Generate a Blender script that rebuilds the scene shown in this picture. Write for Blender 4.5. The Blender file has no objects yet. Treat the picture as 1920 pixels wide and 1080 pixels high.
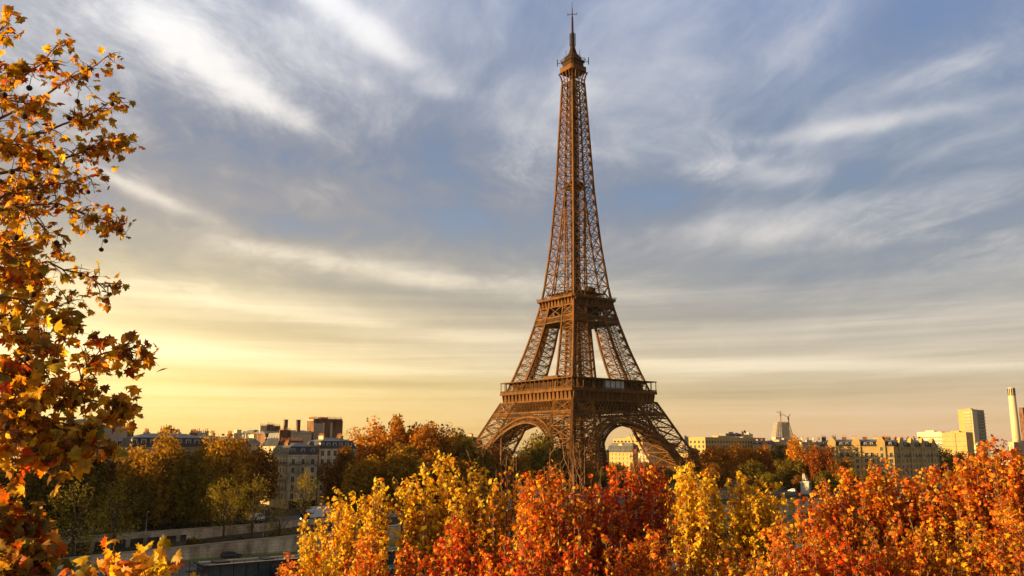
import bpy, bmesh, math, random
import numpy as np
from mathutils import Vector, Matrix
rad = math.radians
S = bpy.context.scene
COL = S.collection
RNG = np.random.default_rng(7)
random.seed(7)

# ------------------------------------------------------------------ camera
FPX, PITCH, HC = 1607.13, 0.1861, 21.955
cam_d = bpy.data.cameras.new('camera')
cam = bpy.data.objects.new('camera', cam_d); COL.objects.link(cam)
cam.location = (0, 0, HC); cam.rotation_euler = (math.pi/2 + PITCH, 0, 0)
cam_d.sensor_width = 36; cam_d.lens = FPX/1920*36
cam_d.clip_start = .1; cam_d.clip_end = 60000
S.camera = cam
S.view_settings.view_transform = 'Standard'; S.view_settings.look = 'None'
S.view_settings.exposure = 1.4; S.view_settings.gamma = 1
S.render.film_transparent = False
S.cycles.max_bounces = 6; S.cycles.diffuse_bounces = 3; S.cycles.transmission_bounces = 4
S.cycles.glossy_bounces = 2; S.cycles.transparent_max_bounces = 4
S.cycles.use_denoising = True

SUN_AZ, SUN_EL = rad(-104), rad(8.0)       # azimuth from +Y, negative = towards -X
# ------------------------------------------------------------------ world sky
def build_world():
    w = bpy.data.worlds.new('World'); S.world = w; w.use_nodes = True
    nt = w.node_tree; nt.nodes.clear()
    N = nt.nodes.new; L = nt.links.new
    def val(x): return x
    def setin(sock, x):
        if isinstance(x, (int, float)): sock.default_value = x
        elif isinstance(x, tuple): sock.default_value = x
        else: L(x, sock)
    def M(op, a, b=0.0, c=0.0):
        n = N('ShaderNodeMath'); n.operation = op
        setin(n.inputs[0], a); setin(n.inputs[1], b); setin(n.inputs[2], c)
        return n.outputs[0]
    def mix(f, a, b, mode='MIX'):
        n = N('ShaderNodeMix'); n.data_type = 'RGBA'; n.blend_type = mode
        setin(n.inputs[0], f)
        for i, x in ((6, a), (7, b)):
            setin(n.inputs[i], (x[0], x[1], x[2], 1) if isinstance(x, tuple) else x)
        return n.outputs[2]
    def ramp(f, stops):
        n = N('ShaderNodeValToRGB'); cr = n.color_ramp
        while len(cr.elements) < len(stops): cr.elements.new(.5)
        for e, (p, c) in zip(cr.elements, stops):
            e.position = p; e.color = (c[0], c[1], c[2], 1)
        L(f, n.inputs[0]); return n.outputs[0]
    def smooth(x, a, b):
        n = N('ShaderNodeMapRange'); n.interpolation_type = 'SMOOTHSTEP'
        setin(n.inputs[0], x); n.inputs[1].default_value = a; n.inputs[2].default_value = b
        return n.outputs[0]
    def noise(vec, scale, detail=8, rough=.55, dist=0.0, lac=2.0):
        n = N('ShaderNodeTexNoise'); n.noise_dimensions = '3D'
        L(vec, n.inputs['Vector']); n.inputs['Scale'].default_value = scale
        n.inputs['Detail'].default_value = detail; n.inputs['Roughness'].default_value = rough
        n.inputs['Distortion'].default_value = dist
        return n.outputs[0]
    def comb(x, y, z=0.0):
        n = N('ShaderNodeCombineXYZ'); setin(n.inputs[0], x); setin(n.inputs[1], y); setin(n.inputs[2], z)
        return n.outputs[0]
    tc = N('ShaderNodeTexCoord'); sep = N('ShaderNodeSeparateXYZ'); L(tc.outputs['Generated'], sep.inputs[0])
    x, y, z = sep.outputs
    el = M('MULTIPLY', M('ARCSINE', M('MINIMUM', M('MAXIMUM', z, -1.0), 1.0)), 180/math.pi)
    az = M('MULTIPLY', M('ARCTAN2', x, y), 180/math.pi)
    elp = M('MAXIMUM', el, 0.0)
    zz = M('ADD', M('MAXIMUM', z, 0.0), 0.13)
    px, py = M('DIVIDE', x, zz), M('DIVIDE', y, zz)
    # cloud sheets on a flat layer overhead, combed into long fibres
    w1 = noise(comb(px, py), .9, 3); w2 = noise(comb(px, py, 4.4), 2.6, 4)
    wx = M('ADD', px, M('MULTIPLY', M('SUBTRACT', w1, .5), .9))
    wf = M('ADD', px, M('ADD', M('MULTIPLY', M('SUBTRACT', w1, .5), .55), M('MULTIPLY', M('SUBTRACT', w2, .5), .12)))
    big = noise(comb(M('MULTIPLY', wx, 1.0), M('MULTIPLY', py, .75), 3.1), 1.15, 6, .52, .25)
    mid = noise(comb(M('MULTIPLY', wx, 2.4), M('MULTIPLY', py, 1.3), 8.7), 1.6, 9, .60, .2)
    comb1 = M('ADD', M('MULTIPLY', wf, .92), M('MULTIPLY', py, .30))
    along = M('SUBTRACT', M('MULTIPLY', py, .95), M('MULTIPLY', wf, .28))
    streak = noise(comb(comb1, M('MULTIPLY', along, .10), 1.7), 7.0, 9, .66, .15)
    comb2 = M('SUBTRACT', M('MULTIPLY', wf, .94), M('MULTIPLY', py, .22))
    streak2 = noise(comb(comb2, M('MULTIPLY', py, .13), 6.1), 4.2, 9, .64, .2)
    fine = noise(comb(M('MULTIPLY', wx, 5.0), M('MULTIPLY', py, 3.2), 2.2), 2.4, 8, .66, .15)
    patch = smooth(noise(comb(px, py, 9.4), 1.1, 2), .42, .60)
    # horizontal bars low over the horizon
    tilt = M('ADD', M('MULTIPLY', el, .62), M('MULTIPLY', az, -.004))
    bar = noise(comb(M('MULTIPLY', az, .022), tilt, 5.2), 1.0, 8, .6, .45)
    bar2 = noise(comb(M('MULTIPLY', az, .05), M('MULTIPLY', tilt, 3.2), 2.6), 1.0, 8, .62, .5)
    lowm = smooth(el, 15.0, 5.5)
    fib = M('ADD', M('MULTIPLY', M('SUBTRACT', streak, .5), .22), M('MULTIPLY', M('SUBTRACT', streak2, .5), .18))
    b = M('ADD', M('ADD', M('MULTIPLY', big, .55), M('MULTIPLY', mid, .45)), M('ADD', fib, M('MULTIPLY', M('MULTIPLY', M('SUBTRACT', fine, .5), .40), patch)))
    bl = M('ADD', M('ADD', M('MULTIPLY', bar, .62), M('MULTIPLY', bar2, .34)), M('ADD', M('MULTIPLY', mid, .08), M('MULTIPLY', fib, .25)))
    b = M('ADD', M('MULTIPLY', b, M('SUBTRACT', 1.0, lowm)), M('MULTIPLY', bl, lowm))
    # large masses of cloud, each at its own bearing and height
    for (a0, e0, sa, se, tilt_, amp) in SKY_MASSES:
        da = M('SUBTRACT', az, a0); de = M('SUBTRACT', M('SUBTRACT', el, e0), M('MULTIPLY', da, tilt_))
        q = M('ADD', M('POWER', M('MULTIPLY', M('ABSOLUTE', da), 1/sa), 2.0), M('POWER', M('MULTIPLY', M('ABSOLUTE', de), 1/se), 2.0))
        b = M('ADD', b, M('MULTIPLY', M('POWER', 2.718, M('MULTIPLY', q, -1.0)), amp))
    t = smooth(az, -36.0, 30.0)
    eln = M('DIVIDE', elp, 50.0)
    grey = mix(t, ramp(eln, SKY_LEFT), ramp(eln, SKY_RIGHT))
    bright = mix(t, ramp(eln, SKY_LEFT_HI), ramp(eln, SKY_RIGHT_HI))
    hi = smooth(b, .44, .84)
    dark = smooth(b, .53, .30)
    cloud = mix(hi, grey, bright)
    cloud = mix(M('MULTIPLY', dark, .55), cloud, mix(1.0, cloud, (.60, .63, .72), 'MULTIPLY'))
    sky = N('ShaderNodeTexSky'); sky.sky_type = 'NISHITA'; sky.sun_disc = False
    sky.sun_elevation = SUN_EL; sky.sun_rotation = SUN_AZ; sky.altitude = 60
    sky.air_density = 1.0; sky.dust_density = 1.2; sky.ozone_density = 2.0
    gap = M('MULTIPLY', smooth(b, .50, .22), M('MULTIPLY', smooth(el, 8.0, 16.0), smooth(el, 42.0, 32.0)))
    ten = mix(1.0, cloud, (7.6, 7.6, 7.6), 'MULTIPLY')
    col = mix(M('SUBTRACT', 1.0, M('MULTIPLY', gap, .42)), mix(1.0, sky.outputs[0], (1.5, 1.65, 1.9), 'MULTIPLY'), ten)
    # light through thin cloud round the low sun
    g = M('POWER', 2.718, M('MULTIPLY', M('ADD', M('POWER', M('ABSOLUTE', M('DIVIDE', M('ADD', az, 44.0), 25.0)), 2.0),
                                          M('POWER', M('ABSOLUTE', M('DIVIDE', M('SUBTRACT', el, 6.0), 5.5)), 2.0)), -1.0))
    glow = N('ShaderNodeMix'); glow.data_type = 'RGBA'; glow.blend_type = 'ADD'
    setin(glow.inputs[0], M('MULTIPLY', g, 1.0)); L(col, glow.inputs[6]); glow.inputs[7].default_value = (5.8, 4.6, 1.9, 1)
    bg = N('ShaderNodeBackground'); L(glow.outputs[2], bg.inputs[0]); bg.inputs[1].default_value = .05
    out = N('ShaderNodeOutputWorld'); L(bg.outputs[0], out.inputs[0])
    w.cycles.sampling_method = 'MANUAL'; w.cycles.sample_map_resolution = 1024

# bearing, height, widths, tilt, amount  (degrees)
SKY_MASSES = [(-22, 25, 6.0, 2.0, -.45, .20), (-17.5, 22.2, 5.5, .9, -.42, .16), (-12, 28, 4.5, 1.2, -.45, .20), (-8, 25.5, 3, .9, -.3, .15), (-5, 23.6, 3, .7, -.1, .14), (-24, 15.6, 5.0, .6, -.30, .24), (-28, 20.5, 5, 1.2, -.3, .10),
              (-14, 12.4, 8, .7, -.10, .24), (-4, 11.2, 8, .6, -.05, .16), (-20, 9.6, 9, .7, -.06, .16), (-12, 8.4, 8, .45, -.08, .14), (-24, 6.2, 10, 1.0, -.02, .22), (-10, 5.2, 10, .45, -.03, .14), (-16, 3.6, 10, .4, 0, .10), (16, 5.3, 20, .55, -.04, .26), (-2, 7.4, 8, .55, -.03, .12),
              (23, 19.8, 8, .6, .04, .20), (17, 17.4, 4, .8, -.15, .10), (14, 18.4, 4, .6, .05, .12), (24, 14.8, 7, 1.2, .0, .12), (16, 13.8, 5, .9, 0, .12), (10, 25, 6, 4, .5, .08), (4, 23, 3, 2.0, .3, .10), (20, 25, 4, 2, .3, .07), (28, 22, 4, .8, .2, .10), (6, 10.2, 12, .6, -.02, .10), (20, 7.8, 12, .5, 0, .08),
              (-16, 18.6, 10, 1.6, -.06, -.13), (-6, 19.5, 7, 1.4, -.05, -.10), (-14, 14.4, 10, .9, -.08, -.10), (-3, 15, 6, 1.4, -.1, -.12), (-10, 10.4, 9, .5, -.05, -.10), (0, 9.4, 7, .5, 0, -.10), (-14, 7.2, 8, .4, -.04, -.10), (-8, 4.2, 12, .4, -.02, -.08),
              (27, 26, 5, 2.4, .1, -.17), (-18, 28.5, 3, 1.0, -.2, -.10), (9, 16.8, 4, 2.2, 0, -.18), (20, 11.0, 11, 1.3, 0, -.11), (12, 8.4, 12, .7, 0, -.08), (22, 16.4, 6, .8, .05, -.08), (20, 3.4, 14, .8, 0, -.08)]
SKY_LEFT = [(0.0, (0.97, 0.58, 0.11)), (0.072, (0.95, 0.68, 0.20)), (0.128, (0.72, 0.55, 0.28)), (0.208, (0.575, 0.494, 0.345)), (0.304, (0.437, 0.402, 0.38)), (0.4, (0.335, 0.35, 0.40)), (0.592, (0.41, 0.455, 0.55)), (0.736, (0.25, 0.235, 0.21)), (1.0, (0.36, 0.32, 0.26))]
SKY_RIGHT = [(0.0, (0.792, 0.48, 0.264)), (0.04, (0.744, 0.516, 0.288)), (0.08, (0.624, 0.516, 0.348)), (0.128, (0.54, 0.492, 0.408)), (0.208, (0.36, 0.384, 0.41)), (0.304, (0.253, 0.31, 0.402)), (0.4, (0.241, 0.31, 0.437)), (0.592, (0.253, 0.333, 0.529)), (0.736, (0.22, 0.22, 0.215)), (1.0, (0.36, 0.32, 0.26))]
SKY_LEFT_HI = [(0.0, (1.0, 0.72, 0.25)), (0.096, (1.15, 0.92, 0.5)), (0.2, (1.05, 0.88, 0.6)), (0.304, (1.092, 0.977, 0.805)), (0.44, (1.012, 0.966, 0.92)), (0.6, (1.092, 1.092, 1.115)), (0.8, (0.34, 0.31, 0.27)), (1.0, (0.28, 0.24, 0.2))]
SKY_RIGHT_HI = [(0.0, (0.8, 0.52, 0.3)), (0.096, (0.92, 0.8, 0.6)), (0.2, (0.74, 0.68, 0.6)), (0.32, (0.69, 0.69, 0.713)), (0.44, (0.74, 0.73, 0.73)), (0.6, (0.805, 0.805, 0.874)), (0.8, (0.3, 0.28, 0.25)), (1.0, (0.28, 0.24, 0.2))]
build_world()

sun_d = bpy.data.lights.new('sun', 'SUN'); sun = bpy.data.objects.new('sun', sun_d); COL.objects.link(sun)
sun_d.energy = 5.0; sun_d.angle = rad(.5); sun_d.color = (1.0, .66, .25)
sdir = Vector((math.sin(SUN_AZ)*math.cos(SUN_EL), math.cos(SUN_AZ)*math.cos(SUN_EL), math.sin(SUN_EL)))
sun.rotation_euler = sdir.to_track_quat('Z', 'Y').to_euler()

# ------------------------------------------------------------------ where a pixel of a 1920 px wide survey photo lies at a given depth or height
_c, _s = math.cos(PITCH), math.sin(PITCH)
def ray(px, py):
    a, b = (px-960)/FPX, (540-py)/FPX
    return np.array([a, _c-b*_s, _s+b*_c])
def at(px, py, Y):
    r = ray(px, py); t = Y/r[1]
    return Vector((r[0]*t, Y, HC+r[2]*t))
def gnd(px, py, z=0.0):
    r = ray(px, py); t = (z-HC)/r[2]
    return Vector((r[0]*t, r[1]*t, z))
RA = .6465                                  # bearing of the river and of the streets along it
UX, UY = math.cos(RA), math.sin(RA)
def uv(u, v, z=0.0): return Vector((u*UX - v*UY, u*UY + v*UX, z))
def touv(p): return p[0]*UX + p[1]*UY, -p[0]*UY + p[1]*UX

# ------------------------------------------------------------------ materials
def mat(name, col, rough=.8, var=.25, scale=1.0, metal=0.0, bump=0.0, spec=.3, col2=None, stretch=(1, 1, 1)):
    m = bpy.data.materials.new(name); m.use_nodes = True
    nt = m.node_tree; b = nt.nodes['Principled BSDF']
    b.inputs['Roughness'].default_value = rough; b.inputs['Metallic'].default_value = metal
    b.inputs['Specular IOR Level'].default_value = spec
    tc = nt.nodes.new('ShaderNodeTexCoord'); mp = nt.nodes.new('ShaderNodeMapping')
    mp.inputs['Scale'].default_value = stretch
    nt.links.new(tc.outputs['Object'], mp.inputs[0])
    n = nt.nodes.new('ShaderNodeTexNoise'); n.inputs['Scale'].default_value = scale; n.inputs['Detail'].default_value = 6
    n.inputs['Roughness'].default_value = .6
    nt.links.new(mp.outputs[0], n.inputs['Vector'])
    r = nt.nodes.new('ShaderNodeValToRGB'); e = r.color_ramp.elements
    e[0].position = .3; e[1].position = .72
    c2 = col2 or tuple(min(1, c*(1+var)) for c in col)
    c1 = tuple(c*(1-var) for c in col)
    e[0].color = (*c1, 1); e[1].color = (*c2, 1)
    nt.links.new(n.outputs[0], r.inputs[0]); nt.links.new(r.outputs[0], b.inputs['Base Color'])
    if bump:
        bp = nt.nodes.new('ShaderNodeBump'); bp.inputs['Strength'].default_value = bump; bp.inputs['Distance'].default_value = .05
        nt.links.new(n.outputs[0], bp.inputs['Height']); nt.links.new(bp.outputs[0], b.inputs['Normal'])
    return m
def brickmat(name, c1, c2, mortar, scale, w=.5, h=.25, rough=.85):
    m = mat(name, c1, rough); nt = m.node_tree; b = nt.nodes['Principled BSDF']
    tc = nt.nodes.new('ShaderNodeTexCoord'); sp = nt.nodes.new('ShaderNodeSeparateXYZ'); nt.links.new(tc.outputs['Object'], sp.inputs[0])
    ad = nt.nodes.new('ShaderNodeMath'); nt.links.new(sp.outputs[0], ad.inputs[0]); nt.links.new(sp.outputs[1], ad.inputs[1])
    cb = nt.nodes.new('ShaderNodeCombineXYZ'); nt.links.new(ad.outputs[0], cb.inputs[0]); nt.links.new(sp.outputs[2], cb.inputs[1])
    br = nt.nodes.new('ShaderNodeTexBrick'); nt.links.new(cb.outputs[0], br.inputs['Vector'])
    br.inputs['Color1'].default_value = (*c1, 1); br.inputs['Color2'].default_value = (*c2, 1); br.inputs['Mortar'].default_value = (*mortar, 1)
    br.inputs['Scale'].default_value = scale; br.inputs['Brick Width'].default_value = w; br.inputs['Row Height'].default_value = h
    br.inputs['Mortar Size'].default_value = .012
    n = nt.nodes.new('ShaderNodeTexNoise'); n.inputs['Scale'].default_value = .35; n.inputs['Detail'].default_value = 7
    mp = nt.nodes.new('ShaderNodeMapping'); mp.inputs['Scale'].default_value = (1, 1, .35)
    nt.links.new(tc.outputs['Object'], mp.inputs[0]); nt.links.new(mp.outputs[0], n.inputs['Vector'])
    rr = nt.nodes.new('ShaderNodeValToRGB'); e = rr.color_ramp.elements
    e[0].position = .35; e[0].color = (.36, .33, .29, 1); e[1].position = .65; e[1].color = (1.05, 1.05, 1.05, 1)
    nt.links.new(n.outputs[0], rr.inputs[0])
    mx = nt.nodes.new('ShaderNodeMix'); mx.data_type = 'RGBA'; mx.blend_type = 'MULTIPLY'; mx.inputs[0].default_value = 1
    nt.links.new(br.outputs[0], mx.inputs[6]); nt.links.new(rr.outputs[0], mx.inputs[7])
    nt.links.new(mx.outputs[2], b.inputs['Base Color'])
    return m
def glassmat(name, col=(.03, .035, .04), rough=.12, spec=.6):
    return mat(name, col, rough, .3, .6, spec=spec)
def emit(name, col, strength):
    m = bpy.data.materials.new(name); m.use_nodes = True
    b = m.node_tree.nodes['Principled BSDF']; b.inputs['Base Color'].default_value = (*col, 1)
    b.inputs['Emission Color'].default_value = (*col, 1); b.inputs['Emission Strength'].default_value = strength
    return m
def leafmat(name, trans=.45, rough=.5, tint=(1, 1, 1), objcol=False, spec=.25):
    m = bpy.data.materials.new(name); m.use_nodes = True; nt = m.node_tree
    b = nt.nodes['Principled BSDF']; out = nt.nodes['Material Output']
    b.inputs['Roughness'].default_value = rough; b.inputs['Specular IOR Level'].default_value = spec
    a = nt.nodes.new('ShaderNodeAttribute'); a.attribute_name = 'leafcol'
    src = a.outputs['Color']
    # blotches and paler veins inside each blade
    tc = nt.nodes.new('ShaderNodeTexCoord'); n = nt.nodes.new('ShaderNodeTexNoise'); n.inputs['Scale'].default_value = 9 if not objcol else .5
    n.inputs['Detail'].default_value = 3; nt.links.new(tc.outputs['Object'], n.inputs['Vector'])
    rr = nt.nodes.new('ShaderNodeValToRGB'); e = rr.color_ramp.elements
    e[0].position = .35; e[0].color = (.62, .5, .42, 1); e[1].position = .65; e[1].color = (1.2, 1.2, 1.1, 1)
    nt.links.new(n.outputs[0], rr.inputs[0])
    mx = nt.nodes.new('ShaderNodeMix'); mx.data_type = 'RGBA'; mx.blend_type = 'MULTIPLY'; mx.inputs[0].default_value = 1
    nt.links.new(src, mx.inputs[6]); nt.links.new(rr.outputs[0], mx.inputs[7]); src = mx.outputs[2]
    if objcol:
        oi = nt.nodes.new('ShaderNodeObjectInfo')
        mx = nt.nodes.new('ShaderNodeMix'); mx.data_type = 'RGBA'; mx.blend_type = 'MULTIPLY'; mx.inputs[0].default_value = 1
        nt.links.new(src, mx.inputs[6]); nt.links.new(oi.outputs['Color'], mx.inputs[7]); src = mx.outputs[2]
    nt.links.new(src, b.inputs['Base Color'])
    t = nt.nodes.new('ShaderNodeBsdfTranslucent')
    tm = nt.nodes.new('ShaderNodeMix'); tm.data_type = 'RGBA'; tm.blend_type = 'MULTIPLY'; tm.inputs[0].default_value = 1
    nt.links.new(src, tm.inputs[6]); tm.inputs[7].default_value = (1.5*tint[0], 1.25*tint[1], .7*tint[2], 1)
    nt.links.new(tm.outputs[2], t.inputs[0])
    ms = nt.nodes.new('ShaderNodeMixShader'); ms.inputs[0].default_value = trans
    nt.links.new(b.outputs[0], ms.inputs[1]); nt.links.new(t.outputs[0], ms.inputs[2])
    nt.links.new(ms.outputs[0], out.inputs['Surface'])
    return m

MT = {}
MT['iron'] = mat('painted_iron', (.112, .0435, .0075), .6, .5, .22, spec=.12, stretch=(1, 1, .4))
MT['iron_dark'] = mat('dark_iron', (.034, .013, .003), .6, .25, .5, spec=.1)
MT['stone'] = brickmat('limestone_blocks', (.60, .48, .31), (.53, .42, .27), (.34, .26, .17), 1.0, 1.1, .5)
MT['stone2'] = brickmat('pale_ashlar', (.46, .40, .30), (.40, .35, .27), (.28, .24, .19), 1.0, 1.3, .55)
MT['wallstone'] = brickmat('quay_stone', (.70, .56, .40), (.56, .44, .31), (.14, .10, .07), .62, 1.2, .5)
MT['creamstone'] = brickmat('cream_ashlar', (.80, .64, .41), (.74, .58, .36), (.42, .32, .20), 1.0, 1.1, .5)
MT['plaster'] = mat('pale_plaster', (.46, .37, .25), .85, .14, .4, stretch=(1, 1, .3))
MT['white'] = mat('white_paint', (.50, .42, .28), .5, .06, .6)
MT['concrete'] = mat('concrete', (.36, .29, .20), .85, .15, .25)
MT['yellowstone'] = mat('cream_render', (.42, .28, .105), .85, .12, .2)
MT['brick'] = brickmat('red_brown_brick', (.22, .10, .05), (.17, .075, .04), (.25, .18, .12), 3.0, .5, .2)
MT['zinc'] = mat('zinc_roof', (.15, .15, .155), .5, .22, .6, metal=.15, stretch=(3, 1, .3))
MT['slate'] = brickmat('slate_roof', (.055, .055, .065), (.04, .042, .05), (.025, .025, .03), 3.0, .6, .3, .55)
MT['pot'] = mat('clay_pot', (.40, .15, .06), .8, .3, 2)
MT['pane'] = glassmat('window_glass', (.018, .02, .022), .2, .25)
MT['frame'] = mat('window_frame', (.55, .50, .42), .6, .1, 1)
MT['shutter'] = mat('grey_shutter', (.30, .29, .27), .6, .15, 1)
MT['rail'] = mat('black_rail', (.018, .017, .017), .5, .2, 2)
MT['bluegrey'] = mat('grey_cladding', (.15, .15, .17), .5, .15, .3)
MT['asphalt'] = mat('asphalt', (.085, .083, .085), .9, .25, .4, bump=.2)
MT['paving'] = mat('paving', (.15, .135, .12), .9, .2, .3, spec=.05)
MT['earth'] = mat('earth_and_street', (.06, .05, .036), .95, .35, .03, spec=.02)
MT['grass'] = mat('lawn', (.09, .15, .02), .95, .4, 1.5, bump=.4)
MT['hedge'] = mat('hedge_leaf', (.02, .028, .010), .9, .5, 3, bump=1)
MT['line'] = mat('road_paint', (.62, .62, .60), .8, .25, 2)
MT['bark'] = mat('bark', (.060, .040, .026), .9, .4, 3, bump=.4)
MT['twig'] = mat('twig_bark', (.16, .075, .034), .8, .35, 8)
MT['ball'] = mat('seed_ball', (.10, .042, .016), .95, .5, 60, bump=1)
MT['blackpaint'] = mat('black_paint', (.010, .010, .011), .3, .2, 1, spec=.5)
MT['carwhite'] = mat('car_white', (.60, .61, .63), .35, .05, 1, spec=.5)
MT['rubber'] = mat('rubber', (.018, .018, .018), .8, .2, 4)
MT['alloy'] = mat('alloy', (.5, .5, .5), .35, .1, 4, metal=.8)
MT['boatglass'] = glassmat('boat_glass', (.03, .045, .05), .06)
MT['tealglass'] = glassmat('teal_canopy', (.14, .24, .27), .2)
MT['lampglass'] = mat('lamp_glass', (.6, .58, .5), .3, .05, 1)
MT['headlamp'] = emit('headlamp', (1.0, .80, .5), 6)
MT['redlamp'] = emit('red_lamp', (1.0, .04, .02), 3)
MT['greenlamp'] = emit('green_lamp', (.05, .9, .5), 1.5)
MT['galglass'] = glassmat('pavilion_glass', (.38, .42, .40), .25)
MT['skin'] = mat('skin', (.42, .24, .16), .6, .1, 5)
MT['cloth_red'] = mat('red_cloth', (.40, .03, .02), .9, .2, 8)
MT['cloth_dark'] = mat('dark_cloth', (.02, .02, .025), .9, .3, 8)
MT['cloth_blue'] = mat('blue_cloth', (.05, .08, .2), .9, .2, 6)
MT['hair'] = mat('hair', (.02, .013, .008), .8, .3, 20)
MT['cranepaint'] = mat('crane_paint', (.45, .16, .07), .6, .15, .5)
MT['statue'] = mat('weathered_marble', (.44, .42, .39), .8, .25, .8, bump=.3)
MT['leaf_near'] = leafmat('plane_leaf', .5)
MT['leaf_mid'] = leafmat('maple_leaf', .45)
MT['leaf_far'] = leafmat('far_leaf', .38, .8, objcol=True, spec=.02)

# ------------------------------------------------------------------ mesh building
class MB:
    def __init__(s): s.v = []; s.f = []; s.m = []
    def add(s, vs, fs, mi=0):
        o = len(s.v); s.v.extend([tuple(p) for p in vs]); s.f.extend([tuple(i+o for i in f) for f in fs]); s.m.extend([mi]*len(fs))
    def box(s, x0, x1, y0, y1, z0, z1, mi=0, rz=0, c=(0, 0)):
        vs = [(x, y, z) for z in (z0, z1) for (x, y) in ((x0, y0), (x1, y0), (x1, y1), (x0, y1))]
        if rz:
            ca, sa = math.cos(rz), math.sin(rz)
            vs = [(c[0]+x*ca-y*sa, c[1]+x*sa+y*ca, z) for x, y, z in vs]
        s.add(vs, [(3, 2, 1, 0), (4, 5, 6, 7), (0, 1, 5, 4), (1, 2, 6, 5), (2, 3, 7, 6), (3, 0, 4, 7)], mi)
    def beam(s, a, b, w, h=None, mi=0):
        a, b = Vector(a), Vector(b); d = b-a
        if d.length < 1e-5: return
        d.normalize(); up = Vector((0, 0, 1)) if abs(d.z) < .9 else Vector((1, 0, 0))
        x = d.cross(up).normalized(); y = x.cross(d).normalized(); h = h or w
        x *= w/2; y *= h/2
        s.add([a-x-y, a+x-y, a+x+y, a-x+y, b-x-y, b+x-y, b+x+y, b-x+y], [(3, 2, 1, 0), (4, 5, 6, 7), (0, 1, 5, 4), (1, 2, 6, 5), (2, 3, 7, 6), (3, 0, 4, 7)], mi)
    def tube(s, pts, radii, n=6, mi=0, cap=True):
        pts = [Vector(p) for p in pts]; rings = []
        ref = Vector((.31, .22, .92)) if abs((pts[-1]-pts[0]).normalized().z) < .9 else Vector((1, .1, 0))
        for i, p in enumerate(pts):
            d = (pts[min(i+1, len(pts)-1)] - pts[max(i-1, 0)]).normalized()
            x = d.cross(ref).normalized(); y = x.cross(d).normalized()
            rings.append([p + (x*math.cos(2*math.pi*k/n) + y*math.sin(2*math.pi*k/n))*radii[i] for k in range(n)])
        vs = [q for r in rings for q in r]; fs = []
        for i in range(len(pts)-1):
            for k in range(n): fs.append((i*n+k, i*n+(k+1) % n, (i+1)*n+(k+1) % n, (i+1)*n+k))
        if cap: fs += [tuple(range(n-1, -1, -1)), tuple((len(pts)-1)*n+k for k in range(n))]
        s.add(vs, fs, mi)
    def lathe(s, prof, n=16, c=(0, 0, 0), mi=0):
        vs = [(c[0]+r*math.cos(2*math.pi*k/n), c[1]+r*math.sin(2*math.pi*k/n), c[2]+z) for r, z in prof for k in range(n)]
        fs = [(i*n+k, i*n+(k+1) % n, (i+1)*n+(k+1) % n, (i+1)*n+k) for i in range(len(prof)-1) for k in range(n)]
        fs += [tuple(range(n-1, -1, -1)), tuple((len(prof)-1)*n+k for k in range(n))]
        s.add(vs, fs, mi)
    def prism(s, poly, z0, z1, mi=0, inset=None):
        n = len(poly); top = inset or poly
        s.add([(x, y, z0) for x, y in poly] + [(x, y, z1) for x, y in top],
              [tuple(range(n-1, -1, -1)), tuple(range(n, 2*n))] + [(i, (i+1) % n, n+(i+1) % n, n+i) for i in range(n)], mi)
    def extrude_x(s, prof, x0, x1, mi=0):          # prof: (y, z) polygon, counter-clockwise seen from +x
        n = len(prof)
        s.add([(x0, y, z) for y, z in prof] + [(x1, y, z) for y, z in prof],
              [tuple(range(n-1, -1, -1)), tuple(range(n, 2*n))] + [(i, (i+1) % n, n+(i+1) % n, n+i) for i in range(n)], mi)
    def mesh(s, name, mats):
        me = bpy.data.meshes.new(name); me.from_pydata(s.v, [], s.f)
        for m in (mats if isinstance(mats, (list, tuple)) else [mats]): me.materials.append(MT[m] if isinstance(m, str) else m)
        me.polygons.foreach_set('material_index', s.m); me.update(); return me
    def build(s, name, mats, parent=None, smooth=False):
        me = s.mesh(name, mats)
        if smooth: me.polygons.foreach_set('use_smooth', [True]*len(me.polygons))
        return link(name, me, parent)
def link(name, me, parent=None):
    o = bpy.data.objects.new(name, me); COL.objects.link(o)
    if parent: o.parent = parent
    return o
def tag(o, label=None, cat=None, group=None, kind=None):
    if label: o['label'] = label
    if cat: o['category'] = cat
    if group: o['group'] = group
    if kind: o['kind'] = kind
    return o
def thing(name, label, cat, loc=(0, 0, 0), rz=0, group=None):
    o = bpy.data.objects.new(name, None); COL.objects.link(o); o.empty_display_size = .5
    o.location = loc; o.rotation_euler = (0, 0, rz); return tag(o, label, cat, group)
def dup(o, parent=None):
    c = o.copy(); COL.objects.link(c); c.parent = parent
    for ch in list(o.children): dup(ch, c)
    return c
def np_mesh(name, V, F, mats, C=None, smooth=False):
    me = bpy.data.meshes.new(name); V = np.asarray(V, np.float32); F = np.asarray(F, np.int32); k = F.shape[1]
    me.vertices.add(len(V)); me.vertices.foreach_set('co', V.ravel())
    me.loops.add(F.size); me.loops.foreach_set('vertex_index', F.ravel())
    me.polygons.add(len(F)); me.polygons.foreach_set('loop_start', np.arange(0, F.size, k, dtype=np.int32))
    for m in mats: me.materials.append(MT[m])
    me.update(calc_edges=True)
    if C is not None:
        ca = me.color_attributes.new('leafcol', 'FLOAT_COLOR', 'POINT')
        ca.data.foreach_set('color', np.hstack([C, np.ones((len(C), 1))]).astype(np.float32).ravel())
    return me
def unit(a): return a/np.maximum(np.linalg.norm(a, axis=-1, keepdims=True), 1e-6)
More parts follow.
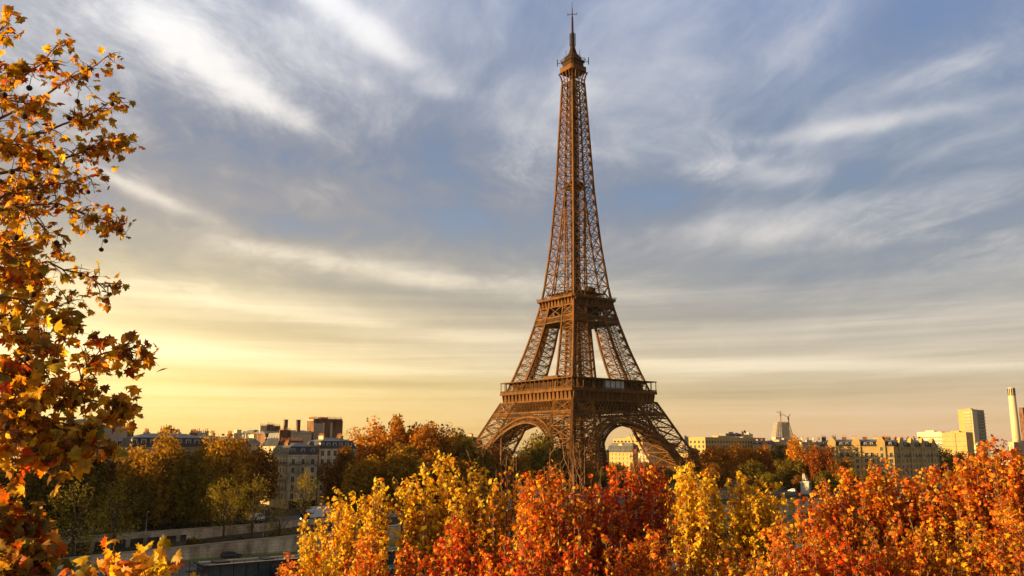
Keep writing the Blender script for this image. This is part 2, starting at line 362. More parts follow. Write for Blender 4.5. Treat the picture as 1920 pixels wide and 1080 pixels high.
def leaf_template(kind):
    if kind == 'plane':
        pts = [(0, -.32), (.14, -.20), (.40, -.30), (.34, -.10), (.55, .02), (.33, .10), (.44, .40), (.22, .30), (.15, .50), (0, .72)]
    elif kind == 'maple':
        pts = [(0, -.40), (.18, -.22), (.50, -.05), (.24, .10), (.36, .42), (.12, .34), (0, .62)]
    elif kind == 'oval':
        pts = [(0, -.5), (.30, -.12), (.28, .22), (0, .55)]
    full = pts + [(-x, y) for x, y in pts[-2:0:-1]]
    V = [(0, .02, .05)] + [(x, y, -.20*abs(x)-.34*y*y+.10*math.sin(5*x+2.2*y)) for x, y in full]
    n = len(full)
    return np.array(V), np.array([(0, 1+i, 1+(i+1) % n) for i in range(n)])
TPL = {k: leaf_template(k) for k in ('plane', 'maple', 'oval')}
TPL['quad'] = (np.array([(-.5, -.45, 0), (.5, -.45, .0), (.42, .5, .12), (-.42, .5, .12)]), np.array([(0, 1, 2), (0, 2, 3)]))
def leaf_cloud(name, mats, P, Sz, Nrm, C, tpl, down=.5, rng=RNG):
    tv, tf = TPL[tpl]; n = len(P); k = len(tv)
    Nrm = unit(Nrm)
    d = rng.normal(size=(n, 3)); d[:, 2] -= down*2
    d -= Nrm*(d*Nrm).sum(1, keepdims=True); d = unit(d); x = np.cross(d, Nrm)
    curl = rng.uniform(.3, 2.2, n)
    V = P[:, None] + Sz[:, None, None]*(tv[None, :, 0:1]*x[:, None] + tv[None, :, 1:2]*d[:, None] + (tv[None, :, 2:3]*curl[:, None, None])*Nrm[:, None])
    F = (tf[None] + (np.arange(n)*k)[:, None, None]).reshape(-1, 3)
    return np_mesh(name, V.reshape(-1, 3), F, mats, np.repeat(C, k, 0))
def palette(cols, w, n, rng=RNG, jit=.18):
    cols = np.array(cols); w = np.array(w)/sum(w)
    c = cols[rng.choice(len(cols), n, p=w)]
    return np.clip(c*rng.normal(1, jit, (n, 1))*rng.normal(1, .06, (n, 3)), .004, .9)
# ------------------------------------------------------------------ ground, river, roads
def ramp_z(u): return float(np.interp(u, [20, 130], [-3.9, -.15]))
def para_v(u): return float(np.interp(u, [-400, 20, 49, 97, 128, 150], [230, 232, 238.7, 248, 258, 260]))
def build_ground():
    us = [-30000, -3000, -400, -100, -40, 0, 20, 49, 70, 97, 115, 128, 140, 150, 200, 400, 800, 3000, 30000]
    m = MB(); rows = []
    for u in us:
        vp = para_v(u)
        rows.append([(-30000, 6), (52, 6), (52.3, -9), (196, -9), (196.2, -5), (226, -5), (226.4, ramp_z(u)), (vp-.1, ramp_z(u)), (vp+.3, 0), (700, 0), (3000, 0), (30000, 0)])
    n = len(rows[0])
    m.add([uv(u, v, z) for u, r in zip(us, rows) for v, z in r],
          [(i*n+j, (i+1)*n+j, (i+1)*n+j+1, i*n+j+1) for i in range(len(us)-1) for j in range(n-1)])
    tag(m.build('ground', 'earth'), kind='structure')
    def sheet(name, u0, u1, v0, v1, z, mt, z1=None, steps=1):
        m = MB(); z1 = z if z1 is None else z1
        m.add([uv(u0, v0, z), uv(u1, v0, z), uv(u1, v1, z1), uv(u0, v1, z1)], [(0, 1, 2, 3)])
        return tag(m.build(name, mt), kind='structure')
    # water with small waves
    w = mat('river_water', (.020, .030, .030), .08, .2, .1, spec=.5); nt = w.node_tree; b = nt.nodes['Principled BSDF']
    tc = nt.nodes.new('ShaderNodeTexCoord'); n1 = nt.nodes.new('ShaderNodeTexNoise'); n1.inputs['Scale'].default_value = .55; n1.inputs['Detail'].default_value = 5
    nt.links.new(tc.outputs['Object'], n1.inputs['Vector']); bp = nt.nodes.new('ShaderNodeBump'); bp.inputs['Strength'].default_value = .5; bp.inputs['Distance'].default_value = .3
    nt.links.new(n1.outputs[0], bp.inputs['Height']); nt.links.new(bp.outputs[0], b.inputs['Normal']); MT['water'] = w
    sheet('water', -3000, 3000, 52.2, 196.1, -7.5, 'water')
    sheet('quay_road', -300, 380, 199, 221.5, -4.985, 'asphalt')
    sheet('quay_pavement', -300, 380, 196.3, 199, -4.97, 'paving')
    m = MB()
    for k in range(-8, 60):                                     # bay markings beside the wall
        u = k*5.6+2
        m.add([uv(u, 217.0, -4.98), uv(u+.14, 217.0, -4.98), uv(u+1.7, 221.4, -4.98), uv(u+1.56, 221.4, -4.98)], [(0, 1, 2, 3)])
        m.add([uv(u, 209.0, -4.98), uv(u+2.6, 209.0, -4.98), uv(u+2.6, 209.14, -4.98), uv(u, 209.14, -4.98)], [(0, 1, 2, 3)])
    tag(m.build('road_markings', 'line'), kind='structure')
    sheet('quay_verge', -300, 380, 221.5, 225.5, -4.96, 'grass')
    m = MB()
    us = [20, 49, 70, 90, 97, 103]
    m.add([uv(u, para_v(u)+d, .03) for u in us for d in (.8, 9.5)], [(2*i, 2*i+2, 2*i+3, 2*i+1) for i in range(len(us)-1)])
    tag(m.build('lawn', 'grass'), kind='structure')
    m = MB(); us = [104, 115, 128, 150, 900]
    m.add([uv(u, para_v(u)+d, .012) for u in us for d in (.8, 26)], [(2*i, 2*i+2, 2*i+3, 2*i+1) for i in range(len(us)-1)])
    tag(m.build('embankment_road', 'asphalt'), kind='structure')
    m = MB()
    for k in range(40):
        u = 150+k*9; m.add([uv(u, 272.9, .02), uv(u+4, 272.9, .02), uv(u+4, 273.1, .02), uv(u, 273.1, .02)], [(0, 1, 2, 3)])
    tag(m.build('lane_markings', 'line'), kind='structure')
    sheet('esplanade', 200, 800, 290, 560, .02, 'paving')
build_ground()

def wall_strip(m, us, v_of, z0_of, z1_of, t, mi=0):
    n = len(us)
    vs = []
    for u in us:
        v = v_of(u); vs += [uv(u, v, z0_of(u)), uv(u, v+t, z0_of(u)), uv(u, v+t, z1_of(u)), uv(u, v, z1_of(u))]
    fs = []
    for i in range(n-1):
        a, b = 4*i, 4*i+4
        fs += [(a, b, b+3, a+3), (a+1, a+2, b+2, b+1), (a+3, b+3, b+2, a+2), (a, a+1, b+1, b)]
    fs += [(0, 3, 2, 1), (4*n-4, 4*n-3, 4*n-2, 4*n-1)]
    m.add(vs, fs, mi)
def build_walls():
    t = thing('embankment_wall', 'long pale ashlar retaining wall rising beside the lower quay road', 'wall')
    us = [-300, 20, 49, 75, 97, 115, 130, 160, 240, 378]
    m = MB(); wall_strip(m, us, lambda u: 225.6, lambda u: -5.1, lambda u: ramp_z(u)+.35, .7); m.build('wall_face', 'wallstone', t)
    m = MB(); wall_strip(m, us, lambda u: 225.45, lambda u: ramp_z(u)+.353, lambda u: ramp_z(u)+.6, 1.0); m.build('coping', 'concrete', t)
    t = thing('parapet_wall', 'upper stone parapet wall with dark square openings above the ramp', 'wall')
    us = [-300, 20, 49, 70, 97, 128, 150]
    m = MB(); wall_strip(m, us, lambda u: para_v(u)-.35, lambda u: -.55, lambda u: .75, .6); m.build('parapet', 'wallstone', t)
    m = MB(); wall_strip(m, us, lambda u: para_v(u)-.5, lambda u: .753, lambda u: .95, .9); m.build('coping', 'concrete', t)
    m = MB(); us2 = [74, 97, 128, 150]; wall_strip(m, us2, lambda u: para_v(u)-.25, lambda u: ramp_z(u)-.2, lambda u: -.55, .45); m.build('ramp_wall', 'wallstone', t)
    for k in range(9):
        u = 36+k*4.4; m = MB(); wall_strip(m, [u, u+1.1], lambda u: para_v(u)-.32, lambda u: ramp_z(u)-.2, lambda u: -.552, .55); m.build('pillar', 'stone2', t)
    m = MB(); wall_strip(m, [30, 74], lambda u: para_v(u)+.12, lambda u: ramp_z(u)-.2, lambda u: -.552, .1); m.build('shade_backing', 'blackpaint', t)  # flat black sheet standing in for the shade inside the openings
    m = MB()
    rng = np.random.default_rng(4); P = []; N = []
    for u in np.arange(20, 128, .06):
        for _ in range(2):
            p = uv(u+rng.normal()*.2, 227.0+rng.uniform(0, 3.2), ramp_z(u)+abs(rng.normal())*.35*(1+math.sin(u*.7)*.6)); P.append(p)
    P = np.array(P); me = leaf_cloud('ramp_plants', ['leaf_far'], P, rng.uniform(.2, .45, len(P)), rng.normal(size=(len(P), 3))+(0, -.3, .8), palette([(.05, .06, .015), (.08, .06, .02), (.03, .035, .01)], [3, 2, 2], len(P)), 'quad', .2)
    tag(link('undergrowth', me), 'low dark ivy and weeds growing along the top of the ramp', 'plants', kind='stuff')
    P = []
    for u in np.arange(30, 103, .035):
        P.append(uv(u, para_v(u)+10.6+rng.normal()*.45, abs(rng.normal(.5, .35))))
    P = np.array(P); me = leaf_cloud('hedge', ['leaf_far'], P, rng.uniform(.2, .4, len(P)), rng.normal(size=(len(P), 3))+(0, -.3, .8), palette([(.018, .026, .008), (.03, .035, .012)], [1, 1], len(P)), 'quad', .2)
    tag(link('hedge', me), 'low clipped dark hedge along the lawn in front of the doors', 'hedge')
build_walls()
def quay_and_city():
    t = thing('quay_wall', 'low stone quay wall rising straight out of the river below the boats', 'wall')
    m = MB(); wall_strip(m, [-300, 378], lambda u: 195.7, lambda u: -9.5, lambda u: -4.93, .8); m.build('wall_face', 'wallstone', t)
    # the roofs of the town, too many and too far to tell apart
    rng = np.random.default_rng(31); m = MB()
    for _ in range(1500):
        Y = rng.uniform(1250, 5200)**1.0; X = rng.uniform(-.95, .95)*Y
        w, d, h = rng.uniform(14, 46), rng.uniform(12, 24), rng.uniform(12, 21)
        a = RA+rng.normal()*.12 if rng.random() < .7 else rng.uniform(0, 3); mi = int(rng.integers(0, 3))
        m.box(-w/2, w/2, -d/2, d/2, -1, h*.8, mi, a, (X, Y)); c, s = math.cos(a), math.sin(a)
        q = lambda x, y: (X+x*c-y*s, Y+x*s+y*c)
        m.prism([q(-w/2, -d/2), q(w/2, -d/2), q(w/2, d/2), q(-w/2, d/2)], h*.8+.01, h, 3, [q(-w/2+3, -d*.15), q(w/2-3, -d*.15), q(w/2-3, d*.15), q(-w/2+3, d*.15)])
    tag(m.build('far_rooftops', ['stone', 'plaster', 'yellowstone', 'zinc']), 'distant low roofs of the town fading towards the horizon', 'rooftops', kind='stuff')
quay_and_city()

# ------------------------------------------------------------------ the iron tower
TX, TY = 41.99, 551.77
HZ = [0, 24.5, 51.3, 57.3, 66.4, 84, 102.8, 112, 121.8, 155, 191.7, 233, 270.4, 276]
HH = [62.4, 47.7, 34.9, 32.6, 29.4, 23.8, 18.98, 17.0, 15.16, 11.6, 8.95, 7.05, 5.25, 5.1]
def H(z): return float(np.interp(z, HZ, HH))
WZ = [0, 24.5, 51.3, 66.4, 102.8, 117]
WW = [25.0, 20.0, 16.2, 14.8, 11.0, 9.6]
def inner(z):
    if z <= 117: return H(z)-float(np.interp(z, WZ, WW))
    return float(np.interp(z, [117, 190], [H(117)-9.6, 0.0]))
def face(k, t, n, z):                      # a point t along face k, n out from the axis
    a = k*math.pi/2; c, s = round(math.cos(a)), round(math.sin(a))
    x, y = t, -n
    return Vector((c*x-s*y, s*x+c*y, z))
def build_tower():
    T = thing('lattice_tower', 'tall brown iron lattice tower with four arched legs and two galleries', 'tower', (TX, TY, 0), RA)
    def leg(sx, sy, levels, name, g, br, sec, par):
        def pt(kx, ky, z):
            o, i = H(z), inner(z)
            return Vector((sx*(o if kx else i), sy*(o if ky else i), z))
        m = w = MB(); cs = [(1, 1), (0, 1), (0, 0), (1, 0)]
        for kx, ky in cs:
            for a, b in zip(levels, levels[1:]): m.beam(pt(kx, ky, a), pt(kx, ky, b), g)
        for a, b in zip(levels, levels[1:]):
            for q in range(4):
                (ax, ay), (bx, by) = cs[q], cs[(q+1) % 4]
                A0, B0, A1, B1 = pt(ax, ay, a), pt(bx, by, a), pt(ax, ay, b), pt(bx, by, b)
                C = (A0+B0+A1+B1)/4
                w.beam(A0, B1, br); w.beam(B0, A1, br); w.beam(A1, B1, br*1.1)
                for p, r in ((A0, B0), (A1, B1), (A0, A1), (B0, B1)): w.beam(C, (p+r)/2, sec)
                for p, r, s2 in ((A0, B0, A1), (B0, A0, B1), (A1, B1, A0), (B1, A1, B0)):
                    w.beam((p+r)/2, (p+s2)/2, sec)
                    w.beam((p+C)/2, (p+r)/2*.5+p*.5, sec*.8); w.beam((p+C)/2, (p+s2)/2*.5+p*.5, sec*.8)
            w.beam(pt(1, 1, b), pt(0, 0, b), sec*1.4); w.beam(pt(0, 1, b), pt(1, 0, b), sec*1.4)
            w.beam(pt(1, 1, a), pt(0, 0, b), sec*1.4); w.beam(pt(0, 0, a), pt(1, 1, b), sec*1.4)
        lo, hi = levels[0], levels[-1]
        for f in (.36, .62):                                   # lift rails and stair inside the leg
            for fy in (.36, .62):
                A = [pt(1, 1, z)*f + pt(0, 0, z)*(1-f) for z in levels]
                A = [Vector((sx*(H(z)*f+inner(z)*(1-f)), sy*(H(z)*fy+inner(z)*(1-fy)), z)) for z in levels]
                for p, q in zip(A, A[1:]): w.beam(p, q, .45)
        zz = np.arange(lo, hi, 3.2)
        for i, (a, b) in enumerate(zip(zz, zz[1:])):
            f0, f1 = (.3, .8) if i % 2 else (.8, .3)
            w.beam(Vector((sx*(H(a)*f0+inner(a)*(1-f0)), sy*(H(a)*.5+inner(a)*.5), a)), Vector((sx*(H(b)*f1+inner(b)*(1-f1)), sy*(H(b)*.5+inner(b)*.5), b)), .9, .25)
        o = m.build(name, 'iron', par); return o
    low = [2.0, 11.5, 20, 28, 35.5, 43, 51]
    mid = [57, 63, 69, 75, 80.7, 86.2, 91.5, 96.5, 101.5, 106.5, 112, 117]
    for sx in (-1, 1):
        for sy in (-1, 1):
            o = leg(sx, sy, low, 'leg', 1.45, .48, .18, T)
            for kx in (0, 1):
                for ky in (0, 1):
                    m = MB()
                    x, y = sx*(H(0) if kx else inner(0)), sy*(H(0) if ky else inner(0))
                    m.prism([(x-4, y-4), (x+4, y-4), (x+4, y+4), (x-4, y+4)], -.5, 3.2, 0, [(x-2.4, y-2.4), (x+2.4, y-2.4), (x+2.4, y+2.4), (x-2.4, y+2.4)]); m.build('masonry_foot', 'stone', o)
            leg(sx, sy, mid, 'upper_leg', 1.2, .32, .14, T)
    # belts of lattice between the legs
    def belt(par, name, z0, z1, n, th, chord, posts=(), span=2):
        for k in range(4):
            m = MB()
            for z in (z0, z1): m.beam(face(k, -H(z), H(z)+.1, z), face(k, H(z), H(z)+.1, z), chord)
            for i in range(-span, n):
                for d in (0, 1):
                    a, b = (i, i+span) if d == 0 else (i+span, i)
                    za, zb = z0, z1
                    if a < 0: za = z0+(z1-z0)*(-a)/span; a = 0
                    if b < 0: zb = z1-(z1-z0)*(-b)/span; b = 0
                    if a > n: za = z0+(z1-z0)*(a-n)/span; a = n
                    if b > n: zb = z1-(z1-z0)*(b-n)/span; b = n
                    if abs(za-zb) < .01: continue
                    m.beam(face(k, (2*a/n-1)*H(za), H(za)+.05, za), face(k, (2*b/n-1)*H(zb), H(zb)+.05, zb), th)
            for f in posts:
                m.beam(face(k, f(z0), H(z0)+.12, z0), face(k, f(z1), H(z1)+.12, z1), chord)
            m.build(name, 'iron', par)
    P1 = bpy.data.objects.new('first_gallery', None); COL.objects.link(P1); P1.parent = T
    belt(P1, 'lattice_belt', 44.2, 51.0, 26, .36, .75, (inner, lambda z: -inner(z)))
    belt(P1, 'narrow_belt', 41.0, 44.0, 40, .26, .6, (inner, lambda z: -inner(z)))
    for nm, z0, z1, n, L, par in (('shade_girder', 44.4, 50.9, 21.5, 32, P1),):  # inner girders made solid and dark to put shade behind the belts
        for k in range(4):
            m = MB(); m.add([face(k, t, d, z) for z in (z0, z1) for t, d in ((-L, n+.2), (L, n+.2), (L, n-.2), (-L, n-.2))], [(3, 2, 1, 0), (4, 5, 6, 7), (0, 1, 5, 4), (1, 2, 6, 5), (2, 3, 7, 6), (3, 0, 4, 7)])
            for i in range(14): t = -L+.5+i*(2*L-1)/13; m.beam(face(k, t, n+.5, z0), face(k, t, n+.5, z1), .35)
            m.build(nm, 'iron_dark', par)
    # arches
    R0, R1, ZC = 36.6, 40.2, 1.2
    for k in range(4):
        A = bpy.data.objects.new('arch', None); COL.objects.link(A); A.parent = T
        m = MB(); n = 44
        ph = [rad(4+172*i/n) for i in range(n+1)]
        def q(r, p, dn): z = ZC+r*math.sin(p); return face(k, r*math.cos(p), H(z)+.25-dn, z)
        for dn, wgt in ((0, 1.0), (9.5, .7)):
            for i in range(n):
                for r, th in ((R0, .95), (R0+.9, .3), (R1, .9)): m.beam(q(r, ph[i], dn), q(r, ph[i+1], dn), th*wgt, th*wgt)
                m.beam(q(R0, ph[i], dn), q(R1, ph[i], dn), .32*wgt)
                m.beam(q(R0+.9, ph[i], dn), q(R1, ph[i+1], dn), .24*wgt); m.beam(q(R1, ph[i], dn), q(R0+.9, ph[i+1], dn), .24*wgt)
        for i in range(n+1):
            m.beam(q(R0, ph[i], 0), q(R0, ph[i], 9.5), .5, .3)
            if i < n: m.beam(q(R0, ph[i], 0), q(R0, ph[i+1], 9.5), .28); m.beam(q(R0, ph[i+1], 0), q(R0, ph[i], 9.5), .28)
            if i < n:
                for dn in (3.1, 6.3): m.beam(q(R0, ph[i], dn), q(R0, ph[i+1], dn), .4)
        m.build('arch_ring', 'iron', A)
        m = MB()                                               # spandrel: a row of rounded openings over the ring
        for i in range(3, n-2):
            if i == n//2: m.build('spandrel', 'iron', A); m = MB()
            p = ph[i]; z1 = ZC+R1*math.sin(p); t1 = R1*math.cos(p)
            dx, dz = math.cos(p), math.sin(p); L = 0
            for s in np.arange(0, 9, .25):
                z, t = z1+dz*s, t1+dx*s
                if z > 40.7 or abs(t) > inner(z): break
                L = s
            if L > .5:
                m.beam(q(R1, p, 0), q(R1+L, p, 0), .5, .4)
                if i < n-3:
                    p2 = ph[i+1]; hw = (R1+L)*(p2-p)/2; pm = (p+p2)/2
                    pts = [q(R1+L-hw+hw*math.sin(math.pi*j/6), pm-(p2-p)/2*math.cos(math.pi*j/6), 0) for j in range(7)]
                    for a, b in zip(pts, pts[1:]): m.beam(a, b, .42, .4)
        m.build('spandrel', 'iron', A)
    # first gallery
    def ring(m, z0, z1, n0, n1, ch=0, mi=0):
        def oct_(n, c): return [(-n+c, -n), (n-c, -n), (n, -n+c), (n, n-c), (n-c, n), (-n+c, n), (-n, n-c), (-n, -n+c)]
        a, b = oct_(n1, max(ch, .01)), oct_(n0, max(ch*.6, .01)); v = []
        for z in (z0, z1): v += [(x, y, z) for x, y in a] + [(x, y, z) for x, y in b]
        f = []
        for i in range(8):
            j = (i+1) % 8
            f += [(i, j, 16+j, 16+i), (8+j, 8+i, 24+i, 24+j), (16+i, 16+j, 24+j, 24+i), (j, i, 8+i, 8+j)]
        m.add(v, f, mi)
    m = MB(); ring(m, 50.9, 51.5, 33.6, 35.15); ring(m, 51.5, 56.0, 33.4, 34.05); m.build('frieze', 'iron', P1)
    m = MB(); ring(m, 56.0, 57.2, 15, 35.6); m.build('floor_slab', 'iron', P1)
    m = MB()
    for k in range(4):
        for i in range(19):
            t = -33.4+i*66.8/18
            for a, b in ((-.28, .28),):
                v = [face(k, t+a, 34.0, 51.6), face(k, t+b, 34.0, 51.6), face(k, t+b, 34.5, 51.6), face(k, t+a, 34.5, 51.6),
                     face(k, t+a, 34.0, 55.98), face(k, t+b, 34.0, 55.98), face(k, t+b, 35.4, 55.98), face(k, t+a, 35.4, 55.98)]
                m.add(v, [(3, 2, 1, 0), (4, 5, 6, 7), (0, 1, 5, 4), (1, 2, 6, 5), (2, 3, 7, 6), (3, 0, 4, 7)])
            m.beam(face(k, t, 34.7, 53.6), face(k, t, 34.7, 55.9), .75, .75)
    m.build('bracket', 'iron', P1)
    m = MB()
    for k in range(4):
        for z in (57.25, 58.6): m.beam(face(k, -35.4, 35.4, z), face(k, 35.4, 35.4, z), .28)
        for i in range(121): t = -35.3+i*70.6/120; m.beam(face(k, t, 35.4, 57.2), face(k, t, 35.4, 58.6), .16)
        m.beam(face(k, -35.4, 35.4, 57.7), face(k, 35.4, 35.4, 57.7), .12, .5)
    m.build('balustrade', 'iron', P1)
    m = MB()
    for k in range(4):
        for i in range(17): t = -35.0+i*70.0/16; m.beam(face(k, t, 35.1, 57.2), face(k, t, 35.1, 63.6), .34)
        for i in range(17): t = -35.0+i*70.0/16; m.beam(face(k, t, 31.0, 57.2), face(k, t, 31.0, 63.6), .3)
    ring(m, 63.6, 64.2, 23, 35.5); m.build('gallery_roof', 'iron', P1)
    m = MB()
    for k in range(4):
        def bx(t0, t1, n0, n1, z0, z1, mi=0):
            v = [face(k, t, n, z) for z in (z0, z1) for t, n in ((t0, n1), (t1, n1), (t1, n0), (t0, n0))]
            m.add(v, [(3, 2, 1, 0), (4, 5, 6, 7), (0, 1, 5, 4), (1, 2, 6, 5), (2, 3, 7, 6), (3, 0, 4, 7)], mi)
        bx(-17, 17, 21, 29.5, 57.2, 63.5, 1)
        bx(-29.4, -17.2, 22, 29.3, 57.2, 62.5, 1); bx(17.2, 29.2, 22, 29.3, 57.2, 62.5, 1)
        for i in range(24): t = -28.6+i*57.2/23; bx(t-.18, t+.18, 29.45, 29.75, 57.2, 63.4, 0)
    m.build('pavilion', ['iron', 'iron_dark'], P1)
    m = MB()
    for z0, z1, n0, n1, t0, t1, mi in ((57.5, 63.2, 30.2, 32.6, -6, 9.5, 0),):
        v = [face(0, t, n, z) for z in (z0, z1) for t, n in ((t0, n1), (t1, n1), (t1, n0), (t0, n0))]
        m.add(v, [(3, 2, 1, 0), (4, 5, 6, 7), (0, 1, 5, 4), (1, 2, 6, 5), (2, 3, 7, 6), (3, 0, 4, 7)], 0)
    m.build('glass_pavilion', 'galglass', P1)
    m = MB()
    v = [face(3, t, n, z) for z in (64.2, 66.2) for t, n in ((3, 31), (17, 31), (17, 22), (3, 22))]
    m.add(v, [(3, 2, 1, 0), (4, 5, 6, 7), (0, 1, 5, 4), (1, 2, 6, 5), (2, 3, 7, 6), (3, 0, 4, 7)]); m.build('roof_hall', 'iron', P1)
    # second gallery
    P2 = bpy.data.objects.new('second_gallery', None); COL.objects.link(P2); P2.parent = T
    belt(P2, 'narrow_belt', 101.3, 104.6, 30, .24, .65, (inner, lambda z: -inner(z)))
    belt(P2, 'cross_belt', 105.0, 111.6, 3, .5, .6, (inner, lambda z: -inner(z)), span=1)
    for k in range(4):  # dark plates giving the space behind the cross belt its shade
        m = MB(); m.add([face(k, t, d, z) for z in (104.9, 112) for t, d in ((-11, 9.2), (11, 9.2), (11, 8.9), (-11, 8.9))], [(3, 2, 1, 0), (4, 5, 6, 7), (0, 1, 5, 4), (1, 2, 6, 5), (2, 3, 7, 6), (3, 0, 4, 7)]); m.build('shade_girder', 'iron_dark', P2)
    m = MB(); ring(m, 111.5, 112.1, 15.8, 17.4, .6); ring(m, 112.1, 116.2, 15.9, 16.6, .6); m.build('frieze', 'iron', P2)
    m = MB(); ring(m, 101.0, 101.4, 5, 18.5); ring(m, 116.2, 117.5, 5, 18.95, 1.6); m.build('floor_slab', 'iron', P2)
    m = MB()
    for k in range(4):
        for i in range(11):
            t = -16.0+i*32/10
            pr = [(16.5, 112.1), (17.2, 112.1), (17.3, 113.6), (17.75, 115.0), (18.7, 116.18), (16.5, 116.18)]
            n = len(pr); m.add([face(k, t-.22, a, z) for a, z in pr]+[face(k, t+.22, a, z) for a, z in pr],
                               [tuple(range(n)), tuple(range(2*n-1, n-1, -1))]+[(i2, n+i2, n+(i2+1) % n, (i2+1) % n) for i2 in range(n)])
    m.build('bracket', 'iron', P2)
    m = MB()
    for k in range(4):
        for z in (118.0, 118.6): m.beam(face(k, -18, 18.7, z), face(k, 18, 18.7, z), .13)
        for i in range(25): t = -18+i*1.5; m.beam(face(k, t, 18.7, 117.5), face(k, t, 18.7, 118.7), .15)
        for z in (122.2, 123.0): m.beam(face(k, -13.5, 13.6, z), face(k, 13.5, 13.6, z), .14)
    m.build('railing', 'iron', P2)
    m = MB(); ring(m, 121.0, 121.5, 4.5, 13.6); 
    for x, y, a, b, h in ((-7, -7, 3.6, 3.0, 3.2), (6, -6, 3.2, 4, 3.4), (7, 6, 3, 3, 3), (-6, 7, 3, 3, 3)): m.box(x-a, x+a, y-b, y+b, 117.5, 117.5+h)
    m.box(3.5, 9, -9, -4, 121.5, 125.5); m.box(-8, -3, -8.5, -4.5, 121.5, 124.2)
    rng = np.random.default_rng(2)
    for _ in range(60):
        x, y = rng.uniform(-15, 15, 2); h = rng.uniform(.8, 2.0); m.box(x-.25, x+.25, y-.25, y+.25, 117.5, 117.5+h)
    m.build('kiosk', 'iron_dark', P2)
    # spire
    SP = bpy.data.objects.new('spire', None); COL.objects.link(SP); SP.parent = T
    lv = [117]; h = 9.4
    while lv[-1] < 264: lv.append(lv[-1]+h); h = max(5.2, h*.966)
    lv[-1] = 268.0
    m = w = MB()
    for k in range(4):
        for a, b in zip(lv, lv[1:]):
            ia, ib, oa, ob = inner(a), inner(b), H(a), H(b)
            m.beam(face(k, oa, oa, a), face(k, ob, ob, b), 1.15)
            for s in (-1, 1):
                m.beam(face(k, s*ia, oa, a), face(k, s*ib, ob, b), .72 if ia > .4 else .5)
                w.beam(face(k, s*oa, oa, a), face(k, s*ib, ob, b), .34); w.beam(face(k, s*ia, oa, a), face(k, s*ob, ob, b), .42)
                c = (face(k, s*oa, oa, a)+face(k, s*ia, oa, a)+face(k, s*ob, ob, b)+face(k, s*ib, ob, b))/4
                w.beam(c, (face(k, s*ob, ob, b)+face(k, s*ib, ob, b))/2, .2)
            w.beam(face(k, -ob, ob, b), face(k, ob, ob, b), .42)
            if ia > 1.5: w.beam(face(k, -ia, oa, a), face(k, ib, ob, b), .3); w.beam(face(k, ia, oa, a), face(k, -ib, ob, b), .3)
            if ia > .4: w.beam(face(k, ib, ob, b), face(k, ib, -ob, b), .2)
        for b in lv[1:]: w.beam(face(k, H(b), H(b), b), face(k, 0, 0, b), .26); w.beam(face(k, 0, H(b), b), face(k, H(b), 0, b), .24); w.beam(face(k, 0, H(b), b), face(k, -H(b), 0, b), .24)
    m.build('lattice', 'iron', SP)
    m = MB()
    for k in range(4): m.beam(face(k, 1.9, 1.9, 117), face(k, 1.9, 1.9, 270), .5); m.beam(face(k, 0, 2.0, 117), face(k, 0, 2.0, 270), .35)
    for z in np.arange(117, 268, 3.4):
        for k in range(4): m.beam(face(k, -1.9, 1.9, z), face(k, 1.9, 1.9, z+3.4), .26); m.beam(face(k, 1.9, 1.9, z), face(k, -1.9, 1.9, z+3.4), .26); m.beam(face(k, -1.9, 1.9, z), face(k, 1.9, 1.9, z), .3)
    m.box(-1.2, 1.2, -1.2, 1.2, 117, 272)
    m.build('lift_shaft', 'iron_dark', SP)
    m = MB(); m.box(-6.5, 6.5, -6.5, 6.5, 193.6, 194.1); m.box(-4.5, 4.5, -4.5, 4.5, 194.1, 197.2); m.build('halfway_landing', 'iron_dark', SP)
    # summit
    P3 = bpy.data.objects.new('summit', None); COL.objects.link(P3); P3.parent = T
    m = MB()
    for k in range(4):
        for t in (-1, -.5, 0, .5, 1):
            pts = [(5.25, 267.5), (5.45, 270.5), (6.0, 273.5), (6.95, 276)]
            for (n0, z0), (n1, z1) in zip(pts, pts[1:]):
                m.beam(face(k, t*n0, n0, z0), face(k, t*n1, n1, z1), .8 if abs(t) == 1 else .45)
        m.beam(face(k, -5.3, 5.3, 268), face(k, 5.3, 5.3, 268), .6); m.beam(face(k, -5.4, 5.4, 270.6), face(k, 5.4, 5.4, 270.6), .4)
    m.build('bracket', 'iron', P3)
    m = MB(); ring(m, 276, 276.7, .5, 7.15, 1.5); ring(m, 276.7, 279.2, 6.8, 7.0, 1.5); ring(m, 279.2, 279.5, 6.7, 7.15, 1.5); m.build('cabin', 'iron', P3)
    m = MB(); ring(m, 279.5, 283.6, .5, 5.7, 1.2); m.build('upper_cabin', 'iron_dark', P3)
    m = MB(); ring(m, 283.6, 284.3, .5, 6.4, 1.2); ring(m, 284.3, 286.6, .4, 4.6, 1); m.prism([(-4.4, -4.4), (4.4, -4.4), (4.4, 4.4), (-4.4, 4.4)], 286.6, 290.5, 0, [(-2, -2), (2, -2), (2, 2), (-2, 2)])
    m.prism([(-2, -2), (2, -2), (2, 2), (-2, 2)], 290.5, 296, 0, [(-1, -1), (1, -1), (1, 1), (-1, 1)])
    for k in range(4):
        m.beam(face(k, -6.3, 6.3, 285.6), face(k, 6.3, 6.3, 285.6), .14)
        for i in range(12): t = -6+i*1.09; m.beam(face(k, t, 6.3, 284), face(k, t, 6.3, 285.6+rng.uniform(0, 1.5)), .16)
        for i in range(7): t = -3.6+i*1.2; m.beam(face(k, t, 4.2, 286.6), face(k, t*.9, 4.2, 288+rng.uniform(.3, 2.2)), .2)
        m.beam(face(k, 6.3, 6.3, 283.9), face(k, 7.6, 7.6, 283.9), .3); m.beam(face(k, 7.6, 7.6, 281.8), face(k, 7.6, 7.6, 287), .42)
